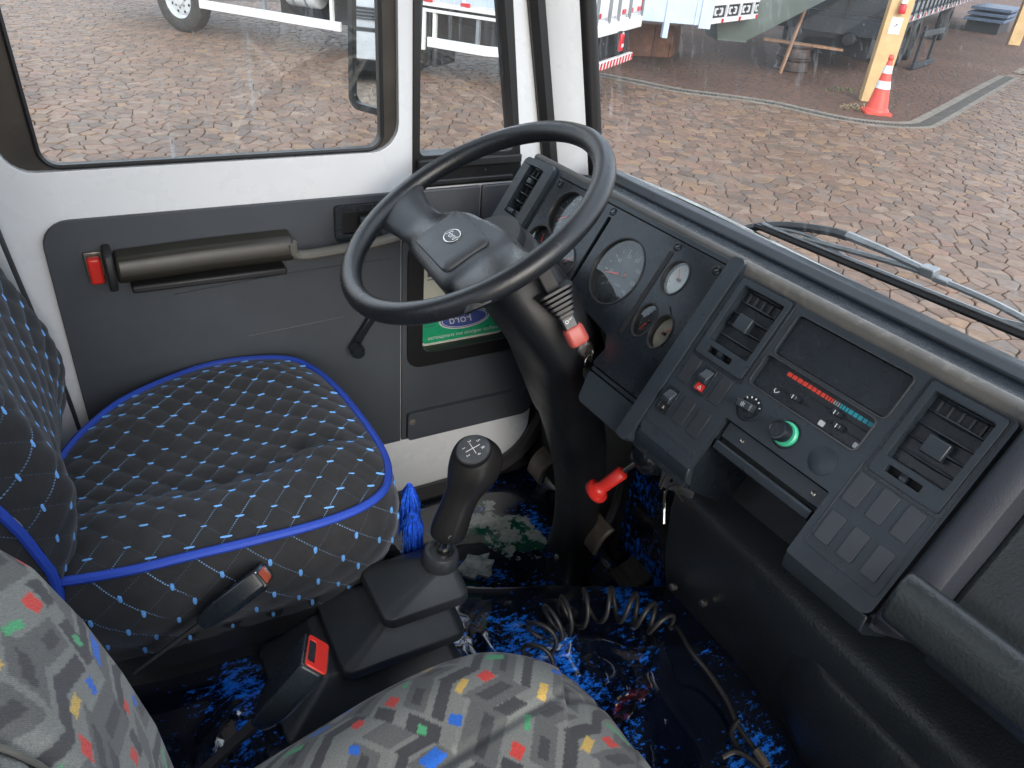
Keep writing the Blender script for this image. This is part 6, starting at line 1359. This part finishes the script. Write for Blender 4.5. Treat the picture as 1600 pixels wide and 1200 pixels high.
# blue boards far off
bb_ = thing('blue_board_stack', 'stack of pale blue boards at the far end of the shed', 'boards', (24.5, 15, 0))
for k in range(3):
    g = G(); g.blk(fr((27.0+.1*k, 15.6, .35+.16*k), (.9, .42, 0), (-.42, .9, 0)), 0, 3, 0, 1.2, 0, .09); ob('board', g, 'sky blue', bb_, bevel=.01)
g = G(); g.blk(fr((27.2, 15.7, 0), (.9, .42, 0), (-.42, .9, 0)), 0, 2.6, .1, 1.1, .004, .35); ob('bearer', g, 'chassis', bb_, flat=True)
# --- white lorry standing behind our own cab, seen in the door mirror
lw = thing('white_lorry', 'white lorry front reflected in the door mirror with a grey windscreen', 'lorry', (-12.2, 4.7, 0))
WL = (A(-12.0, 4.72, 0), unit(A(-.40, -.92, 0)), A(0, 0, 1), unit(A(.92, -.40, 0)))
g = G(); g.rings([[at(WL, x, y, z) for y, z in ((.50, -.05), (.95, 0), (1.45, -.02), (1.55, -.06), (2.55, -.38), (2.65, -.6), (2.65, -1.8), (.5, -1.8))] for x in (-1.1, 1.1)]); ob('cab_body', g, 'white2', lw, bevel=.05, seg=3)
F = fr(at(WL, 0, 1.6, -.055), WL[1], (at(WL, 0, 2.5, -.345)-at(WL, 0, 1.6, -.055))); g = G(); g.prism(F, rr(-.96, .96, .02, .86, .06), 0, .012); ob('lorry_windscreen', g, 'dash', lw, bevel=.004)
g = G(); g.prism(WL, rr(-.72, .72, 1.05, 1.25, .03), -.01, .015); gr_ = ob('grille', g, 'chassis', lw, bevel=.004)
for k in range(3): g = G(); g.blk(WL, -.68, .68, 1.075+.055*k, 1.095+.055*k, .015, .03); ob('bar', g, 'slat', gr_)
g = G(); g.prism(WL, rr(-1.12, 1.12, .42, .86, .05), -.05, .06); bp_ = ob('front_bumper', g, 'white2', lw, bevel=.03, seg=3)
for x in (-.82, .82):
    g = G(); g.prism(WL, rr(x-.17, x+.17, .58, .76, .04), .05, .075); hl = ob('headlight', g, 'chrome', lw, bevel=.008)
g = G(); g.blk(WL, -1.0, 1.0, .86, .93, -.03, .05); ob('bumper_gap', g, 'chassis', lw)
for x in (-.88, .88): wheel_parts((at(WL, x, .47, -.9), WL[3], WL[2], WL[1]*(1 if x > 0 else -1)), .47, .28, lw)
g = G(); g.blk(WL, -1.05, 1.05, .2, .9, -8, -.2); ob('chassis', g, 'chassis', lw, flat=True)
g = G(); g.blk(WL, -1.1, 1.1, 1.0, 2.9, -8.2, -2.0); ob('cargo_box', g, 'white2', lw, bevel=.03)
for o in [x for x in bpy.data.objects if x.type == 'MESH']: pass
